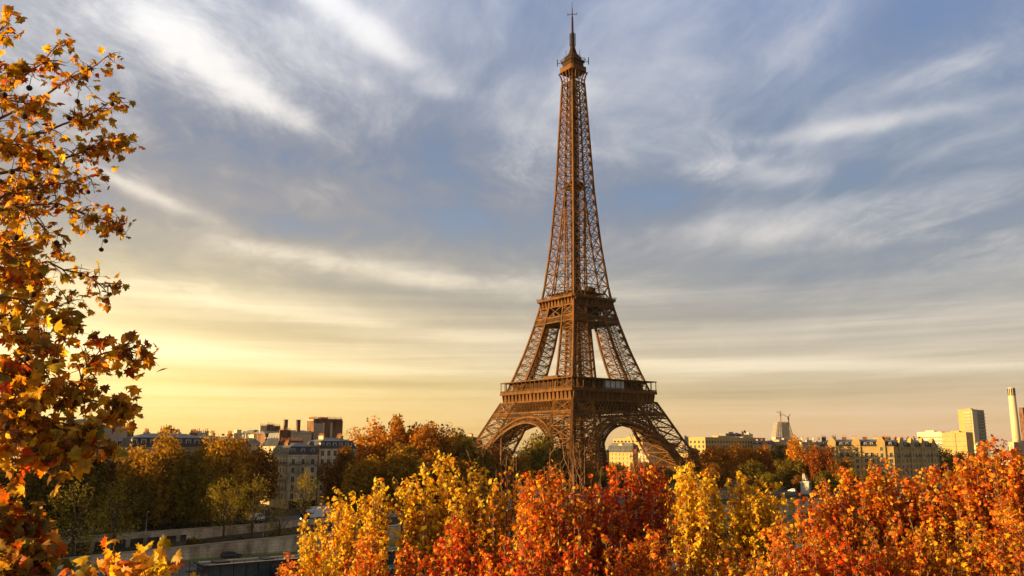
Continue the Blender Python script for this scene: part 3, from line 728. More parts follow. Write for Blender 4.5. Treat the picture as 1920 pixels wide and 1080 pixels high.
        m.beam(face(k, 3.2, 3.2, 288), face(k, 3.4, 3.4, 293), .2); m.beam(face(k, 0, 2, 290), face(k, 0, 2.1, 297.5), .22)
    m.build('antenna_deck', 'iron_dark', P3)
    m = MB(); m.lathe([(1.0, 295), (1.0, 306), (.8, 306.2), (.62, 318), (.35, 318.3), (.3, 324), (.16, 324.2), (.12, 329.6)], 8)
    for z in np.arange(296.5, 306, .95):
        for k in range(4): m.beam(face(k, -1.6, 1.25, z), face(k, 1.6, 1.25, z), .16); m.beam(face(k, -1.2, 1.9, z), face(k, 1.2, 1.9, z), .14)
    for z in (319.6, 320.2):
        m.beam((-2.4, -2.4, z), (2.4, 2.4, z), .2); m.beam((-2.4, 2.4, z), (2.4, -2.4, z), .2)
    for sx in (-1, 1):
        for sy in (-1, 1): m.beam((2.3*sx, 2.3*sy, 319.2), (2.3*sx, 2.3*sy, 321.2), .18)
    m.build('antenna_mast', 'iron_dark', P3)
build_tower()
# ------------------------------------------------------------------ buildings
_win = {}
def window_mesh(w, h, style):
    key = (round(w, 2), round(h, 2), style)
    if key in _win: return _win[key]
    m = MB()                                          # origin bottom centre, facing -y
    if style == 'french':
        for a, b in ((-w/2-.12, -w/2), (w/2, w/2+.12)): m.box(a, b, -.10, .05, 0, h, 0)
        m.box(-w/2-.16, w/2+.16, -.13, .05, h, h+.16, 0); m.box(-.05, .05, -.07, .0, 0, h, 0)
        m.box(-w/2, w/2, -.045, .02, 0, h, 1)
    elif style == 'plain':
        m.box(-w/2, w/2, -.045, .02, 0, h, 1); m.box(-w/2-.08, w/2+.08, -.12, .02, -.12, 0, 0)
        m.box(-.04, .04, -.07, .0, 0, h, 0)
    else:                                             # band of glass
        m.box(-w/2, w/2, -.05, .02, 0, h, 1)
        k = max(1, int(w/2.2))
        for i in range(k+1): x = -w/2+w*i/k; m.box(x-.07, x+.07, -.09, .0, 0, h, 0)
    _win[key] = m.mesh('window', ['frame', 'pane']); return _win[key]
_railm = {}
def rail_mesh(w):
    key = round(w, 2)
    if key in _railm: return _railm[key]
    m = MB(); m.box(-w/2, w/2, -.55, .02, -.16, 0, 1)
    m.box(-w/2, w/2, -.54, -.50, .92, .98, 0); m.box(-w/2, w/2, -.54, -.50, .08, .13, 0)
    n = max(4, int(w/.22))
    for i in range(n+1): x = -w/2+.02+(w-.04)*i/n; m.box(x-.018, x+.018, -.535, -.505, 0, .95, 0)
    _railm[key] = m.mesh('balcony_rail', ['rail', 'stone2']); return _railm[key]
_dorm = {}
def dormer_mesh():
    if 'd' not in _dorm:
        m = MB(); m.box(-.75, .75, -.1, 1.5, 0, 2.0, 0); m.box(-.5, .5, -.14, -.09, .15, 1.8, 1); m.box(-.03, .03, -.17, -.13, .15, 1.8, 0)
        m.prism([(-.95, -.25), (.95, -.25), (.95, 1.6), (-.95, 1.6)], 2.0, 2.3, 2, [(-.5, -.1), (.5, -.1), (.5, 1.6), (-.5, 1.6)])
        _dorm['d'] = m.mesh('dormer', ['frame', 'pane', 'zinc'])
    return _dorm['d']
def chimney(par, x, y, z, lx, ly, h, mt='stone2', pots=True, name='chimney'):
    m = MB(); m.box(x-lx/2, x+lx/2, y-ly/2, y+ly/2, z, z+h, 0); m.box(x-lx/2-.12, x+lx/2+.12, y-ly/2-.12, y+ly/2+.12, z+h, z+h+.25, 0)
    if pots:
        L = max(lx, ly); n = max(2, int(L/.62))
        for i in range(n):
            t = -L/2+L*(i+.5)/n
            px, py = (x+t, y) if lx >= ly else (x, y+t)
            hh = .7+.5*((i*7+int(x*3)) % 5)/4
            m.lathe([(.17, 0), (.14, hh), (.18, hh+.06)], 6, (px, py, z+h+.25), 1)
    return m.build(name, [mt, 'pot'], par)
def building(name, label, cat, loc, w, d, h, rows=5, cf=4, cl=4, cr=0, wallm='stone', roof='mansard', rh=4.2, ww=1.15, wh=2.0, style='french', rz=RA, group=None,
             balc=(), cornice=True, chims=2, dormers=True, roofm='slate', z0=3.2, dz=3.25, roofin=1.9, extra=None, loc_z=0, winmax=100):
    B = thing(name, label, cat, (loc[0], loc[1], loc_z), rz, group)
    m = MB(); m.box(0, w, 0, d, -.3 if loc_z == 0 else 0, h, 0)
    if cornice:
        m.box(-.35, w+.35, -.35, d+.35, h, h+.3, 0)
        for z in [z0-.55+dz*i for i in range(rows)][::2]: m.box(-.10, w+.10, -.10, d+.1, z, z+.18, 0)
    m.build('wall', wallm, B)
    top = h+(.3 if cornice else 0)
    if roof == 'mansard':
        r = MB(); i = roofin
        r.prism([(-.1, -.1), (w+.1, -.1), (w+.1, d+.1), (-.1, d+.1)], top, top+rh*.68, 0, [(i*.55, i*.55), (w-i*.55, i*.55), (w-i*.55, d-i*.55), (i*.55, d-i*.55)])
        j = min(w, d)*.42
        r.prism([(i*.5, i*.5), (w-i*.5, i*.5), (w-i*.5, d-i*.5), (i*.5, d-i*.5)], top+rh*.682, top+rh, 1, [(j, j), (w-j, j), (w-j, d-j), (j, d-j)])
        R = r.build('roof', [roofm, 'zinc'], B)
    elif roof == 'zinc':
        r = MB(); r.prism([(-.3, -.3), (w+.3, -.3), (w+.3, d+.3), (-.3, d+.3)], top, top+rh, 0, [(1, d*.42), (w-1, d*.42), (w-1, d*.58), (1, d*.58)])
        for k in range(int(w/1.2)): x = .8+k*1.2; r.beam((x, -.3, top+.05), (1+(w-2)*x/w, d*.42, top+rh+.04), .1)
        R = r.build('roof', [roofm], B)
    else:
        r = MB(); t = .35
        for a in ((-.05, w+.05, -.05, t), (-.05, w+.05, d-t, d+.05), (-.05, t, t, d-t), (w-t, w+.05, t, d-t)): r.box(*a, top, top+.9, 0)
        r.box(t, w-t, t, d-t, top, top+.12, 1)
        r.box(w*.3, w*.55, d*.35, d*.7, top+.12, top+2.6, 0); r.box(w*.7, w*.8, d*.3, d*.5, top+.12, top+1.8, 1)
        R = r.build('roof', [wallm, 'concrete'], B)
    cnt = 0
    sides = [(cf, w, lambda s: (s, 0), 0), (cl, d, lambda s: (0, d-s), -math.pi/2), (cr, d, lambda s: (w, s), math.pi/2)]
    wm = window_mesh(ww, wh, style)
    for n, L, pos, rot in sides:
        for i in range(rows):
            z = z0+dz*i
            if z+wh > h-.1: continue
            for k in range(n):
                if cnt >= winmax: continue
                x, y = pos(L*(k+.5)/n); o = link('window', wm, B); o.location = (x, y, z); o.rotation_euler = (0, 0, rot); cnt += 1
                if i in balc and style == 'french':
                    o2 = link('balcony', rail_mesh(ww+.5), B); o2.location = (x, y, z); o2.rotation_euler = (0, 0, rot)
        for i in balc:
            if i < 0 and n:
                z = z0+dz*(rows+i)
                o2 = link('long_balcony', rail_mesh(L-.2), B); x, y = pos(L/2); o2.location = (x, y, z-.05); o2.rotation_euler = (0, 0, rot)
        if roof == 'mansard' and dormers and n:
            for k in range(n):
                x, y = pos(L*(k+.5)/n); o = link('dormer', dormer_mesh(), R); o.location = (x, y, top+.25); o.rotation_euler = (0, 0, rot)
                o.location.x += .45*(-math.sin(rot)) ; o.location.y += .45*math.cos(rot)
    for k in range(chims):
        x = w*(k+.5)/chims if chims > 1 else w*.75
        chimney(R, x, d*.5, top+rh*.6, .7, min(4.5, d*.4), 2.2, 'brick' if k % 2 else 'plaster')
    if extra: extra(B, R, w, d, h, top)
    return B
def pxsize(pxl, pxc, pxr, Y, rz=RA):
    """facade length and depth of a block whose near corner stands at depth Y and whose two faces span the given bearings"""
    kk = lambda p: (p-960)/FPX*math.cos(PITCH)
    X = kk(pxc)*Y; c, s = math.cos(rz), math.sin(rz)
    w = (kk(pxr)*Y-X)/(c-kk(pxr)*s) if pxr else 10
    d = (X-kk(pxl)*Y)/(s+kk(pxl)*c) if pxl else 12
    return (X, Y), w, d
def pxb(name, label, cat, pxl, pxc, pxr, ytop, Y, **k):
    rz = k.get('rz', RA); loc, w, d = pxsize(pxl, pxc, pxr, Y, rz)
    w, d = k.pop('w', w), k.pop('d', d)
    return building(name, label, cat, loc, w, d, at(pxc, ytop, Y).z, **k)
G1 = 'apartment blocks behind the embankment trees'
G2 = 'blocks of the far skyline'
def corner_extra(B, R, w, d, h, top):
    for k in range(2):                         # shop front and awning at the foot
        m = MB(); m.box(1+k*6, 5.5+k*6, -.14, .02, .2, 2.6, 1); m.box(.9+k*6, 5.6+k*6, -.9, .02, 2.65, 2.95, 0); m.build('shop_front', ['rail', 'pane'], B)
    chimney(R, w*.55, d*.75, top+2.6, 9, .8, 2.6, 'brick'); chimney(R, w*.2, d*.45, top+2.4, .8, 3.5, 2.0, 'brick')
building('apartment_block', 'cream stone corner block with grey slate mansard and balconies at the road', 'building', (-84.8, 331.5), 11.8, 17, 19.6, wallm='creamstone', rows=5, cf=3, cl=6, balc=(1, 2, -1),
         rh=4.6, chims=0, z0=3.6, dz=3.2, group=G1, extra=corner_extra)
pxb('apartment_block', 'taller cream block with dark mansard dormers behind the corner block', 'building', 590, 599, 668, 843, 340, d=14, wallm='creamstone', rows=6, cf=6, cl=0, balc=(2, 4), rh=4.4, chims=2, group=G1)
def sky_extra(B, R, w, d, h, top):
    for k in range(6):
        m = MB(); m.box(-.35, .35, -.5, .5, 0, .06, 0); o = m.build('skylight', 'galglass', R); o.location = (1.2, 2+k*(d-4)/5, top+3.4); o.rotation_euler = (0, rad(-52), 0)
    chimney(R, w*.6, 1, top+2.2, w*.8, .8, 4.0, 'brick')
pxb('apartment_block', 'narrow block with six skylights in its sloping slate roof', 'building', 488, 519, 545, 838, 352, rows=6, cf=3, cl=6, balc=(-1,), rh=5.4, dormers=False, chims=0, group=G1, roofin=4.5, extra=sky_extra)
def stacks_extra(n, ht, wid, mt='brick'):
    def f(B, R, w, d, h, top):
        for k in range(n): chimney(R, w*(k+.5)/n, d*.45, top+.3, w/n*.94, .9, ht+.6*(k % 2), mt if k % 3 else 'plaster')
    return f
def big_extra(B, R, w, d, h, top):
    for x in (w*.33, w*.60): 
        m = MB(); m.box(x-.5, x+.5, -.35, -.002, 0, h, 0); m.build('flue', 'plaster', B)
    m = MB(); m.box(.1, w*.30, -.12, -.004, 4, h-.4, 0); m.build('rendered_panel', 'concrete', B)
    chimney(R, w/2, .6, top+.9, w*.98, .7, .6, 'brick'); chimney(R, .5, d/2, top+.9, .7, d*.9, .4, 'plaster')
pxb('brick_block', 'massive brown brick party wall topped by a row of clay pots', 'building', 574, 586, 641, 792, 405, rows=0, cf=0, cl=3, wallm='brick', roof='flat', cornice=False, chims=0, group=G1, extra=big_extra)
pxb('apartment_block', 'brick walled block with long chimney row left of the two tall stacks', 'building', 492, 496, 535, 814, 385, d=16, rows=3, cf=0, cl=3, wallm='brick', roof='zinc', rh=1.5, chims=0, group=G1, roofm='zinc', extra=stacks_extra(3, 3.0, 3))
pxb('apartment_block', 'grey roofed block carrying the two tall square chimney stacks', 'building', 530, 536, 583, 812, 395, d=14, rows=2, cf=0, cl=2, wallm='plaster', roof='zinc', rh=1.2, chims=0, group=G1, roofm='zinc',
    extra=lambda B, R, w, d, h, top: [chimney(R, x, 3, top, 1.5, 1.5, 5.6, 'brick', False) for x in (.6, w*.55)])
pxb('apartment_block', 'pale block with upper row of small dormers beside the brick party wall', 'building', 462, 468, 497, 826, 395, d=14, rows=5, cf=4, cl=2, wallm='plaster', rh=4.6, chims=0, group=G1, extra=stacks_extra(2, 2.0, 3, 'plaster'))
pxb('white_block', 'low white modern block with flat roof at the left of the chimneys', 'building', 430, 437, 472, 815, 440, d=12, rows=8, cf=5, cl=2, wallm='white', roof='flat', cornice=False, chims=0, style='plain', group=G1, ww=1.5, wh=1.5)
pxb('gabled_block', 'small pale gabled block at the edge of the tall plane tree', 'building', 458, 463, 487, 832, 372, d=10, rows=6, cf=3, cl=2, wallm='stone', roof='zinc', rh=2.2, chims=1, group=G1, roofm='zinc')
def door_extra(B, R, w, d, h, top):
    m = MB(); m.box(-1.3, 1.3, -.12, .02, .05, 3.3, 0); m.box(-.04, .04, -.16, -.1, .05, 3.3, 1); o = m.build('door', ['reddoor', 'rail'], B); o.location = (w-9, 0, 0)
    o['label'] = 'dark red double door'
    for k in range(5): chimney(R, w*(k+.5)/5, d*.75, top+2.0, .8, 4.5, 2.4, 'plaster' if k % 2 else 'brick')
MT['reddoor'] = mat('red_door', (.10, .022, .012), .5, .2, 2)
pxb('apartment_block', 'long stone block with zinc mansard and red door behind the plane trees', 'building', None, 243, 393, 840, 262, d=14, rows=6, cf=9, cl=0, rh=4.2, chims=0, roofm='slate', group=G1, extra=door_extra)
pxb('apartment_block', 'pale block with stepped terraces showing behind the foreground leaves', 'building', None, 190, 243, 806, 285, d=14, rows=7, cf=4, cl=0, wallm='plaster', roof='flat', cornice=False, chims=2, group=G1)
pxb('apartment_block', 'row house with dark party wall and many pots on the left skyline', 'building', 300, 303, 332, 815, 330, d=10, rows=2, cf=0, cl=0, wallm='brick', roof='zinc', rh=.8, chims=0, group=G1, roofm='zinc', extra=stacks_extra(3, 1.5, 3))
pxb('apartment_block', 'row house with white party wall and two small dishes on its roof', 'building', 362, 365, 396, 820, 330, d=10, rows=2, cf=0, cl=0, wallm='plaster', roof='zinc', rh=.8, chims=0, group=G1, roofm='zinc', extra=stacks_extra(4, 1.0, 3, 'plaster'))
for i, (a, b, y) in enumerate(((40, 120, 818), (118, 192, 812))):
    pxb('apartment_block', ('stone block hidden behind the dense leaves of the near plane tree', 'stone block glimpsed left of the stepped terraces')[i], 'building', None, a, b, y, 255+i*12, d=14, rows=6, cf=5, cl=0, rh=4.2, chims=2, group=G1)
for i in range(5):                                   # blocks added upstream, out of frame, to throw shade on the quay
    p = uv(-150+i*27, 300+(i % 2)*6); building('apartment_block', 'added stone block shading the quay from upstream, outside the picture', 'building', p, 25, 14, 21+(i*5 % 7), rows=0, cf=0, cl=0, chims=2, group='added shading blocks upstream of the picture')
q = at(332, 842, 300)  # block added, and made deep, to stop sun reaching the corner block
building('apartment_block', 'added cream block keeping sun off the corner block, mostly hidden by plane crowns', 'building', q[:2], 26, 28, 22.5, rows=6, cf=9, cl=0, cr=3, balc=(2,), rh=4.0, chims=4, group=G1)
building('apartment_block', 'mid rise block just behind the orange plane crown', 'building', at(842, 842, 560)[:2], 26, 14, 27, rows=6, cf=6, cl=3, rh=3.2, chims=3, group=G1)
# under the right arch and behind the tower
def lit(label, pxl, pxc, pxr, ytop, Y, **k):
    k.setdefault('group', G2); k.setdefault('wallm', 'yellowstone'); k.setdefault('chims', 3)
    return pxb(k.pop('name', 'apartment_block'), label, 'building', pxl, pxc, pxr, ytop, Y, **k)
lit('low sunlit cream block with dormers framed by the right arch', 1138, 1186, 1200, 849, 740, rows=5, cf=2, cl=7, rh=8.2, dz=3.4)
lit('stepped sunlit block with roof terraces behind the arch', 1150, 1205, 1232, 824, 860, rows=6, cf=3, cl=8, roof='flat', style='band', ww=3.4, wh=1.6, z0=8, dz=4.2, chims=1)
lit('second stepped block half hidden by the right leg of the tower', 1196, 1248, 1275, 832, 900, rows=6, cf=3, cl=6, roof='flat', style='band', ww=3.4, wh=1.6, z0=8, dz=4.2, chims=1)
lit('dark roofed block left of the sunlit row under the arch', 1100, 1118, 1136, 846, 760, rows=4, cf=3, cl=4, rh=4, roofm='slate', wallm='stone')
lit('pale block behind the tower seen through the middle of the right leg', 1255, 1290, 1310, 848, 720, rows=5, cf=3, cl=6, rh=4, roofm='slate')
def dome_extra(B, R, w, d, h, top):
    m = MB(); r = 4.2; m.lathe([(r, 0), (r, 1.2)]+[(r*math.cos(a), 1.2+r*math.sin(a)) for a in np.linspace(.1, 1.45, 8)]+[(.2, 6.6)], 16, (w*.5, d*.5, top)); m.build('dome', 'zinc', R, True)
lit('grey block with small round dome in front of the tower leg', 1196, 1216, 1228, 852, 720, rows=4, cf=3, cl=3, roof='flat', wallm='plaster', chims=0, extra=dome_extra)
# long flat building, sign and boxes right of the tower
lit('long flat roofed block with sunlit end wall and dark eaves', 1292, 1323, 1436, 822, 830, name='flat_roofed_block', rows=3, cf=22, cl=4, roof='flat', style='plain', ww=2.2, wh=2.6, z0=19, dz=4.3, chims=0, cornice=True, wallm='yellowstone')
def sign_extra(B, R, w, d, h, top):
    m = MB(); m.box(w*.22, w*.88, -.5, -.004, h-5.5, h-.6, 0); P = m.build('sign_board', 'rail', B)
    cu = bpy.data.curves.new('sign_text', 'FONT'); cu.body = 'pullman'; cu.size = 4.6; cu.extrude = .12; cu.align_x = 'CENTER'
    cu.materials.append(MT['signwhite']); o = link('sign_letters', cu, P); o.location = (w*.55, -.66, h-4.3); o.rotation_euler = (math.pi/2, 0, 0)
    bpy.context.view_layer.update(); me = bpy.data.meshes.new_from_object(o.evaluated_get(bpy.context.evaluated_depsgraph_get())); q = link('letters', me, P); q.location = o.location; q.rotation_euler = o.rotation_euler; bpy.data.objects.remove(o)
MT['signwhite'] = mat('sign_white', (.85, .85, .85), .5, .03, 1)
lit('dark grey slab with a white name sign on the skyline', 1348, 1362, 1397, 814, 960, name='hotel_block', wallm='bluegrey', rows=0, cf=0, cl=0, roof='flat', cornice=False, chims=0, extra=sign_extra)
lit('small white plant room block beside the dark slab with the sign', 1397, 1406, 1413, 815, 980, name='white_block', wallm='white', rows=2, cf=2, cl=2, roof='flat', cornice=False, chims=0, style='plain')
lit('grey block at the left end of the flat roofed building, behind the leg', 1276, 1284, 1294, 821, 900, name='grey_block', wallm='bluegrey', rows=0, cf=0, cl=0, roof='flat', cornice=False, chims=0)
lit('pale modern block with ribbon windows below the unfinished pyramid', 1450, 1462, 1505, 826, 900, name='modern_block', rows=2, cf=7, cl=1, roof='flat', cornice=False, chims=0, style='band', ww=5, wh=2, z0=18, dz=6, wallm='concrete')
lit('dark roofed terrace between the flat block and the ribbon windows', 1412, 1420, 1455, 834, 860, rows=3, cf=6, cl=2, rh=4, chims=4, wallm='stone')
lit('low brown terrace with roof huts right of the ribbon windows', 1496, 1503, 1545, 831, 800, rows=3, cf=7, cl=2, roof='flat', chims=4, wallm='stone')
# two flags on poles
for i, px in enumerate((1391, 1395)):
    f = thing('flag', ('red and white flag on the nearer roof pole', 'dark blue flag on the taller roof pole')[i], 'flag', at(px, 822, 958), rad(30)); h = 8.5+i
    m = MB(); m.lathe([(.1, 0), (.07, h)], 6); m.build('pole', 'white', f)
    m = MB(); n = 6; v = []
    for k in range(n+1): x = .1+k*.6; y = .25*math.sin(k*1.3); v += [(x, y, h-2.6-k*.35), (x, y, h-.2-k*.25), (x, y+.06, h-.2-k*.25), (x, y+.06, h-2.6-k*.35)]
    m.add(v, [q for k in range(n) for q in ((4*k, 4*k+4, 4*k+5, 4*k+1), (4*k+1, 4*k+5, 4*k+6, 4*k+2), (4*k+2, 4*k+6, 4*k+7, 4*k+3), (4*k+3, 4*k+7, 4*k+4, 4*k))])
    m.build('cloth', ('cloth_red', 'cloth_blue')[i], f)
# hotel terrace with gabled bays, two wings
def bays(nb):
    def f(B, R, w, d, h, top):
        for k in range(nb):
            x = w*(k+.5)/nb; m = MB()
            m.box(x-2.2, x+2.2, -.7, 0, 2, top+2.6, 0); m.prism([(x-2.3, -.8), (x+2.3, -.8), (x+2.3, 2), (x-2.3, 2)], top+2.6, top+5.4, 0, [(x-.6, -.5), (x+.6, -.5), (x+.6, 1.4), (x-.6, 1.4)])
            m.build('gabled_bay', 'yellowstone', B)
            for i in range(6):
                o = link('window', window_mesh(1.5, 2.1, 'french'), B); o.location = (x, -.7, 3.2+3.6*i)
            wm = MB()
        for k in range(7): chimney(R, w*(k+.5)/7, d*.6, top+3, 2.6, .9, 2.4, 'plaster' if k % 2 else 'brick')
    return f
Yh = 540
lw = at(1537, 829, Yh)
building('grand_terrace', 'ornate stone terrace with gabled bays and sunlit upper storeys, nearer wing', 'building', lw[:2], 42, 16, 23.5, rows=6, cf=12, cl=3, balc=(-2,), rh=4.2, chims=0, wallm='yellowstone', rz=rad(-17), group='wings of the grand terrace', extra=bays(3), z0=3.2, dz=3.6, ww=1.65, wh=2.4, roofm='slate')
e = (lw.x+42*math.cos(rad(-17)), lw.y+42*math.sin(rad(-17)))
building('grand_terrace', 'ornate stone terrace, shaded wing turned towards the river', 'building', (e[0]+1, e[1]+.5), 52, 16, 23.2, rows=6, cf=14, cl=0, balc=(-2,), rh=4.2, chims=0, wallm='yellowstone', group='wings of the grand terrace', extra=bays(4), z0=3.2, dz=3.6, ww=1.65, wh=2.4, roofm='slate')
# modern blocks
lit('white office block with four rows of small square windows', 1722, 1768, 1775, 811, 1020, name='office_block', wallm='white', rows=5, cf=1, cl=14, roof='flat', cornice=False, chims=0, style='plain', ww=1.7, wh=1.7, z0=22, dz=4.4)
lit('yellow sunlit office block with a dark vertical seam', 1768, 1814, 1827, 812, 930, name='office_block', wallm='yellowstone', rows=5, cf=0, cl=5, roof='flat', cornice=False, chims=0, style='plain', ww=3.2, wh=1.1, z0=14, dz=5.2,
    extra=lambda B, R, w, d, h, top: (lambda m: (m.box(-.06, .02, d*.42, d*.45, 2, h, 0), m.build('seam', 'rail', B)))(MB()))
def tower_extra(B, R, w, d, h, top):
    m = MB(); m.box(-.02, w*.40, -.3, -.004, 0, h, 0); m.build('blind_wall', 'white', B)
    for k in range(16):
        z = h-5-k*4
        if z < 3: break
        m = MB(); m.box(w*.42, w, -1.0, -.004, z, z+1.1, 0); m.box(w*.42, w, -.06, -.004, z+1.1, z+3.4, 1); m.build('balcony', ['shutter', 'pane'], B)
        m = MB(); m.box(-.9, -.004, d*.12, d*.62, z, z+1.0, 0); m.box(-.06, -.004, d*.12, d*.62, z+1.0, z+3.0, 1); m.build('loggia', ['yellowstone', 'pane'], B)
lit('tall slab tower with white blind wall and stacked balconies', 1803, 1829, 1852, 769, 1100, name='residential_tower', wallm='yellowstone', rows=0, cf=0, cl=0, roof='flat', cornice=False, chims=0, extra=tower_extra)
lit('pale low block right of the slab tower with glass bands', 1822, 1830, 1850, 836, 1000, name='office_block', wallm='white', rows=2, cf=4, cl=1, roof='flat', cornice=False, chims=0, style='band', ww=5, wh=1.6, z0=16, dz=4)
lit('grey brown block behind the orange tree at the edge of the picture', 1892, 1902, 1945, 831, 900, name='apartment_block', wallm='stone', rows=4, cf=7, cl=2, roof='flat', chims=2)
lit('very tall slab tower cut by the right edge of the picture', 1918, 1926, 1965, 765, 1250, name='residential_tower', wallm='brick', rows=16, cf=6, cl=2, roof='flat', cornice=False, chims=0, style='band', ww=4, wh=1.8, z0=8, dz=5)
p = at(1908, 842, 1400)
t = thing('chimney_tower', 'tall pale round chimney with slotted dark top at the right edge', 'chimney', (p.x, p.y, 0)); m = MB()
zt = at(1904, 727, 1400).z; m.lathe([(6.6, -1), (5.9, zt*.55), (5.4, zt-14), (5.3, zt-1), (5.0, zt)], 24); m.build('shaft', 'white', t, True)
for k in range(12):
    a = k*math.pi/6; m = MB(); m.box(5.25, 5.6, -.7, .7, zt-13, zt-1.2, 0); o = m.build('slot', 'iron_dark', t); o.rotation_euler = (0, 0, a)
# unfinished pyramid tower and its cranes
def pyramid():
    Y = 3300; p = at(1468, 835, Y); t = thing('unfinished_tower', 'far trapezoid tower under construction with open floors on the skyline', 'building', (p.x, p.y, 0), rad(12))
    k = Y/FPX; zt = at(1468, 793, Y).z; m, c = MB(), MB(); n = 26
    for i in range(n):
        f = i/(n-1); z = zt*f; a = (26.7-14.7*f)*k
        m.box(-a, a, -14-8*(1-f), 14+8*(1-f), z, z+1.6, 0)
        if f < .55: c.box(-a+2.5, a-2.5, -12-8*(1-f), 12+8*(1-f), z+1.6, z+zt/n, 0)
        else:
            for x in np.linspace(-a+3, a-3, 9): c.box(x-1, x+1, -13.5-8*(1-f), -11.5-8*(1-f), z+1.6, z+zt/n, 1)
    m.build('floor_plates', 'concrete', t); c.build('cladding', ['galglass', 'concrete'], t)
    m = MB(); m.box(2*k, 12*k, -10, 10, 0, zt+1, 0); m.build('core', 'shutter', t)
    for i, (px, y0, y1, ja, jb) in enumerate(((1464.5, 793, 771, (1455, 772), (1480, 783)), (1479, 793, 781, (1482, 776), (1476, 785)))):
        q = at(px, 795, Y-25); cr = thing('tower_crane', ('orange luffing crane with long raised jib on the unfinished tower', 'shorter dark crane at the right shoulder of the unfinished tower')[i], 'crane', (q.x, q.y, q.z), rad(8))
        hgt = at(px, y1, Y-25).z-q.z; m = MB()
        for dx, dy in ((-1.2, -1.2), (1.2, -1.2), (1.2, 1.2), (-1.2, 1.2)): m.beam((dx, dy, 0), (dx, dy, hgt), .7)
        for z in np.arange(0, hgt-2, 3): m.beam((-1.2, -1.2, z), (1.2, -1.2, z+3), .4); m.beam((1.2, 1.2, z), (-1.2, 1.2, z+3), .4)
        m.build('mast', ('cranepaint', 'iron_dark')[i], cr)
        A, Bq = at(*ja, Y-25)-q, at(*jb, Y-25)-q
        m = MB(); m.beam((A.x, 0, A.z), (Bq.x, 0, Bq.z), 1.5); m.beam((A.x, 0, A.z), (0, 0, hgt), .5); m.beam((Bq.x, 0, Bq.z), (0, 0, hgt), .5); m.build('jib', ('cranepaint', 'iron_dark')[i], cr)
        m = MB(); m.box(-2, 2, -2, 2, hgt*.62, hgt*.62+4); m.build('cab', 'iron_dark', cr)
pyramid()
# ------------------------------------------------------------------ far trees
def far_crown(seed, n, leaf, nclump=30, open_=.0, oval=1.0):
    rng = np.random.default_rng(seed)
    c = rng.normal(size=(nclump, 3)); c = unit(c)*(rng.uniform(.15, 1, (nclump, 1))**.45)*.72
    c[:, 2] = np.where(c[:, 2] < -.45, c[:, 2]*.6, c[:, 2])
    r = rng.uniform(.20, .36, nclump)*(1-open_*.35)
    k = rng.choice(nclump, n, p=r**2/(r**2).sum()); d = unit(rng.normal(size=(n, 3)))
    P = c[k]+d*r[k, None]*rng.uniform(.55, 1.12, (n, 1))
    P += rng.normal(0, .02, (n, 3))
    N = d*.6+rng.normal(size=(n, 3))*.75+(0, 0, .25)
    rr = np.quantile(np.hypot(P[:, 0], P[:, 1]), .965); z0, z1 = np.quantile(P[:, 2], .01), np.quantile(P[:, 2], .995)
    P[:, :2] /= rr; P[:, 2] = (P[:, 2]-z0)/(z1-z0)*2-1; c = c.copy(); c[:, :2] /= rr; c[:, 2] = (c[:, 2]-z0)/(z1-z0)*2-1
    P *= np.array([8, 8, 9.5*oval])
    base = rng.normal(1, .12, (nclump, 1))
    C = np.clip(np.ones((n, 3))*base[k]*rng.normal(1, .25, (n, 1))*rng.normal(1, .07, (n, 3)), .25, 1.9)
    me = leaf_cloud('crown', ['leaf_far'], P, rng.uniform(.6, 1.3, n)*leaf, N, C, 'quad', .2, rng)
    return me, c*np.array([8, 8, 9.5*oval])
def far_trunk(seed, clumps, h):
    rng = np.random.default_rng(seed); m = MB()
    m.tube([(0, 0, -h), (.15, 0, -h*.6), (-.1, .1, -h*.25), (0, 0, 1)], [.62, .48, .42, .3], 7)
    for q in clumps[rng.choice(len(clumps), 11, replace=False)]:
        a = Vector((0, 0, -h*rng.uniform(.2, .45))); q = Vector(q); mid = a.lerp(q, .5)+Vector(rng.normal(size=3)*.5)+Vector((0, 0, -.8))
        m.tube([a, mid, q], [.28, .17, .06], 5)
    return m.mesh('trunk', 'bark')
FAR = []
for s in range(6):
    me, cl = far_crown(40+s, 11000, .56, 34 if s % 2 else 26)
    FAR.append((me, far_trunk(s, cl, 13.5)))
THIN = []
for s in range(3):
    me, cl = far_crown(90+s, 2000, .34, 46, 1.0, 1.05)
    THIN.append((me, far_trunk(20+s, cl, 15)))
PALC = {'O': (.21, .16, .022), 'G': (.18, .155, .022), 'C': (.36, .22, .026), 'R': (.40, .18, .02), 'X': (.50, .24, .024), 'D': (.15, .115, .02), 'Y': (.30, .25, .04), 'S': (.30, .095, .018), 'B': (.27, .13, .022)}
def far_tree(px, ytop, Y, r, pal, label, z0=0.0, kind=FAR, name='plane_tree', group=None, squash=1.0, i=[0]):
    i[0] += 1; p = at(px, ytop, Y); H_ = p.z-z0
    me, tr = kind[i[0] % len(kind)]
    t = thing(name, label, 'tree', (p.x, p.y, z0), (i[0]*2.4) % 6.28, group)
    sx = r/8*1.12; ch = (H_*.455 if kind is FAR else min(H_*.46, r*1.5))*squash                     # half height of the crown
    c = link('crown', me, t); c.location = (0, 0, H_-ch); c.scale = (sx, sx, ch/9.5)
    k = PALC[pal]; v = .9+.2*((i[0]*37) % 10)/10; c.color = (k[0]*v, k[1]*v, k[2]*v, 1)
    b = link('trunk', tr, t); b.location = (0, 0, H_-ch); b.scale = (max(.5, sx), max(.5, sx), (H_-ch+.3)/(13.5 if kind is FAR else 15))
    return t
GT = 'plane trees along the upper embankment'
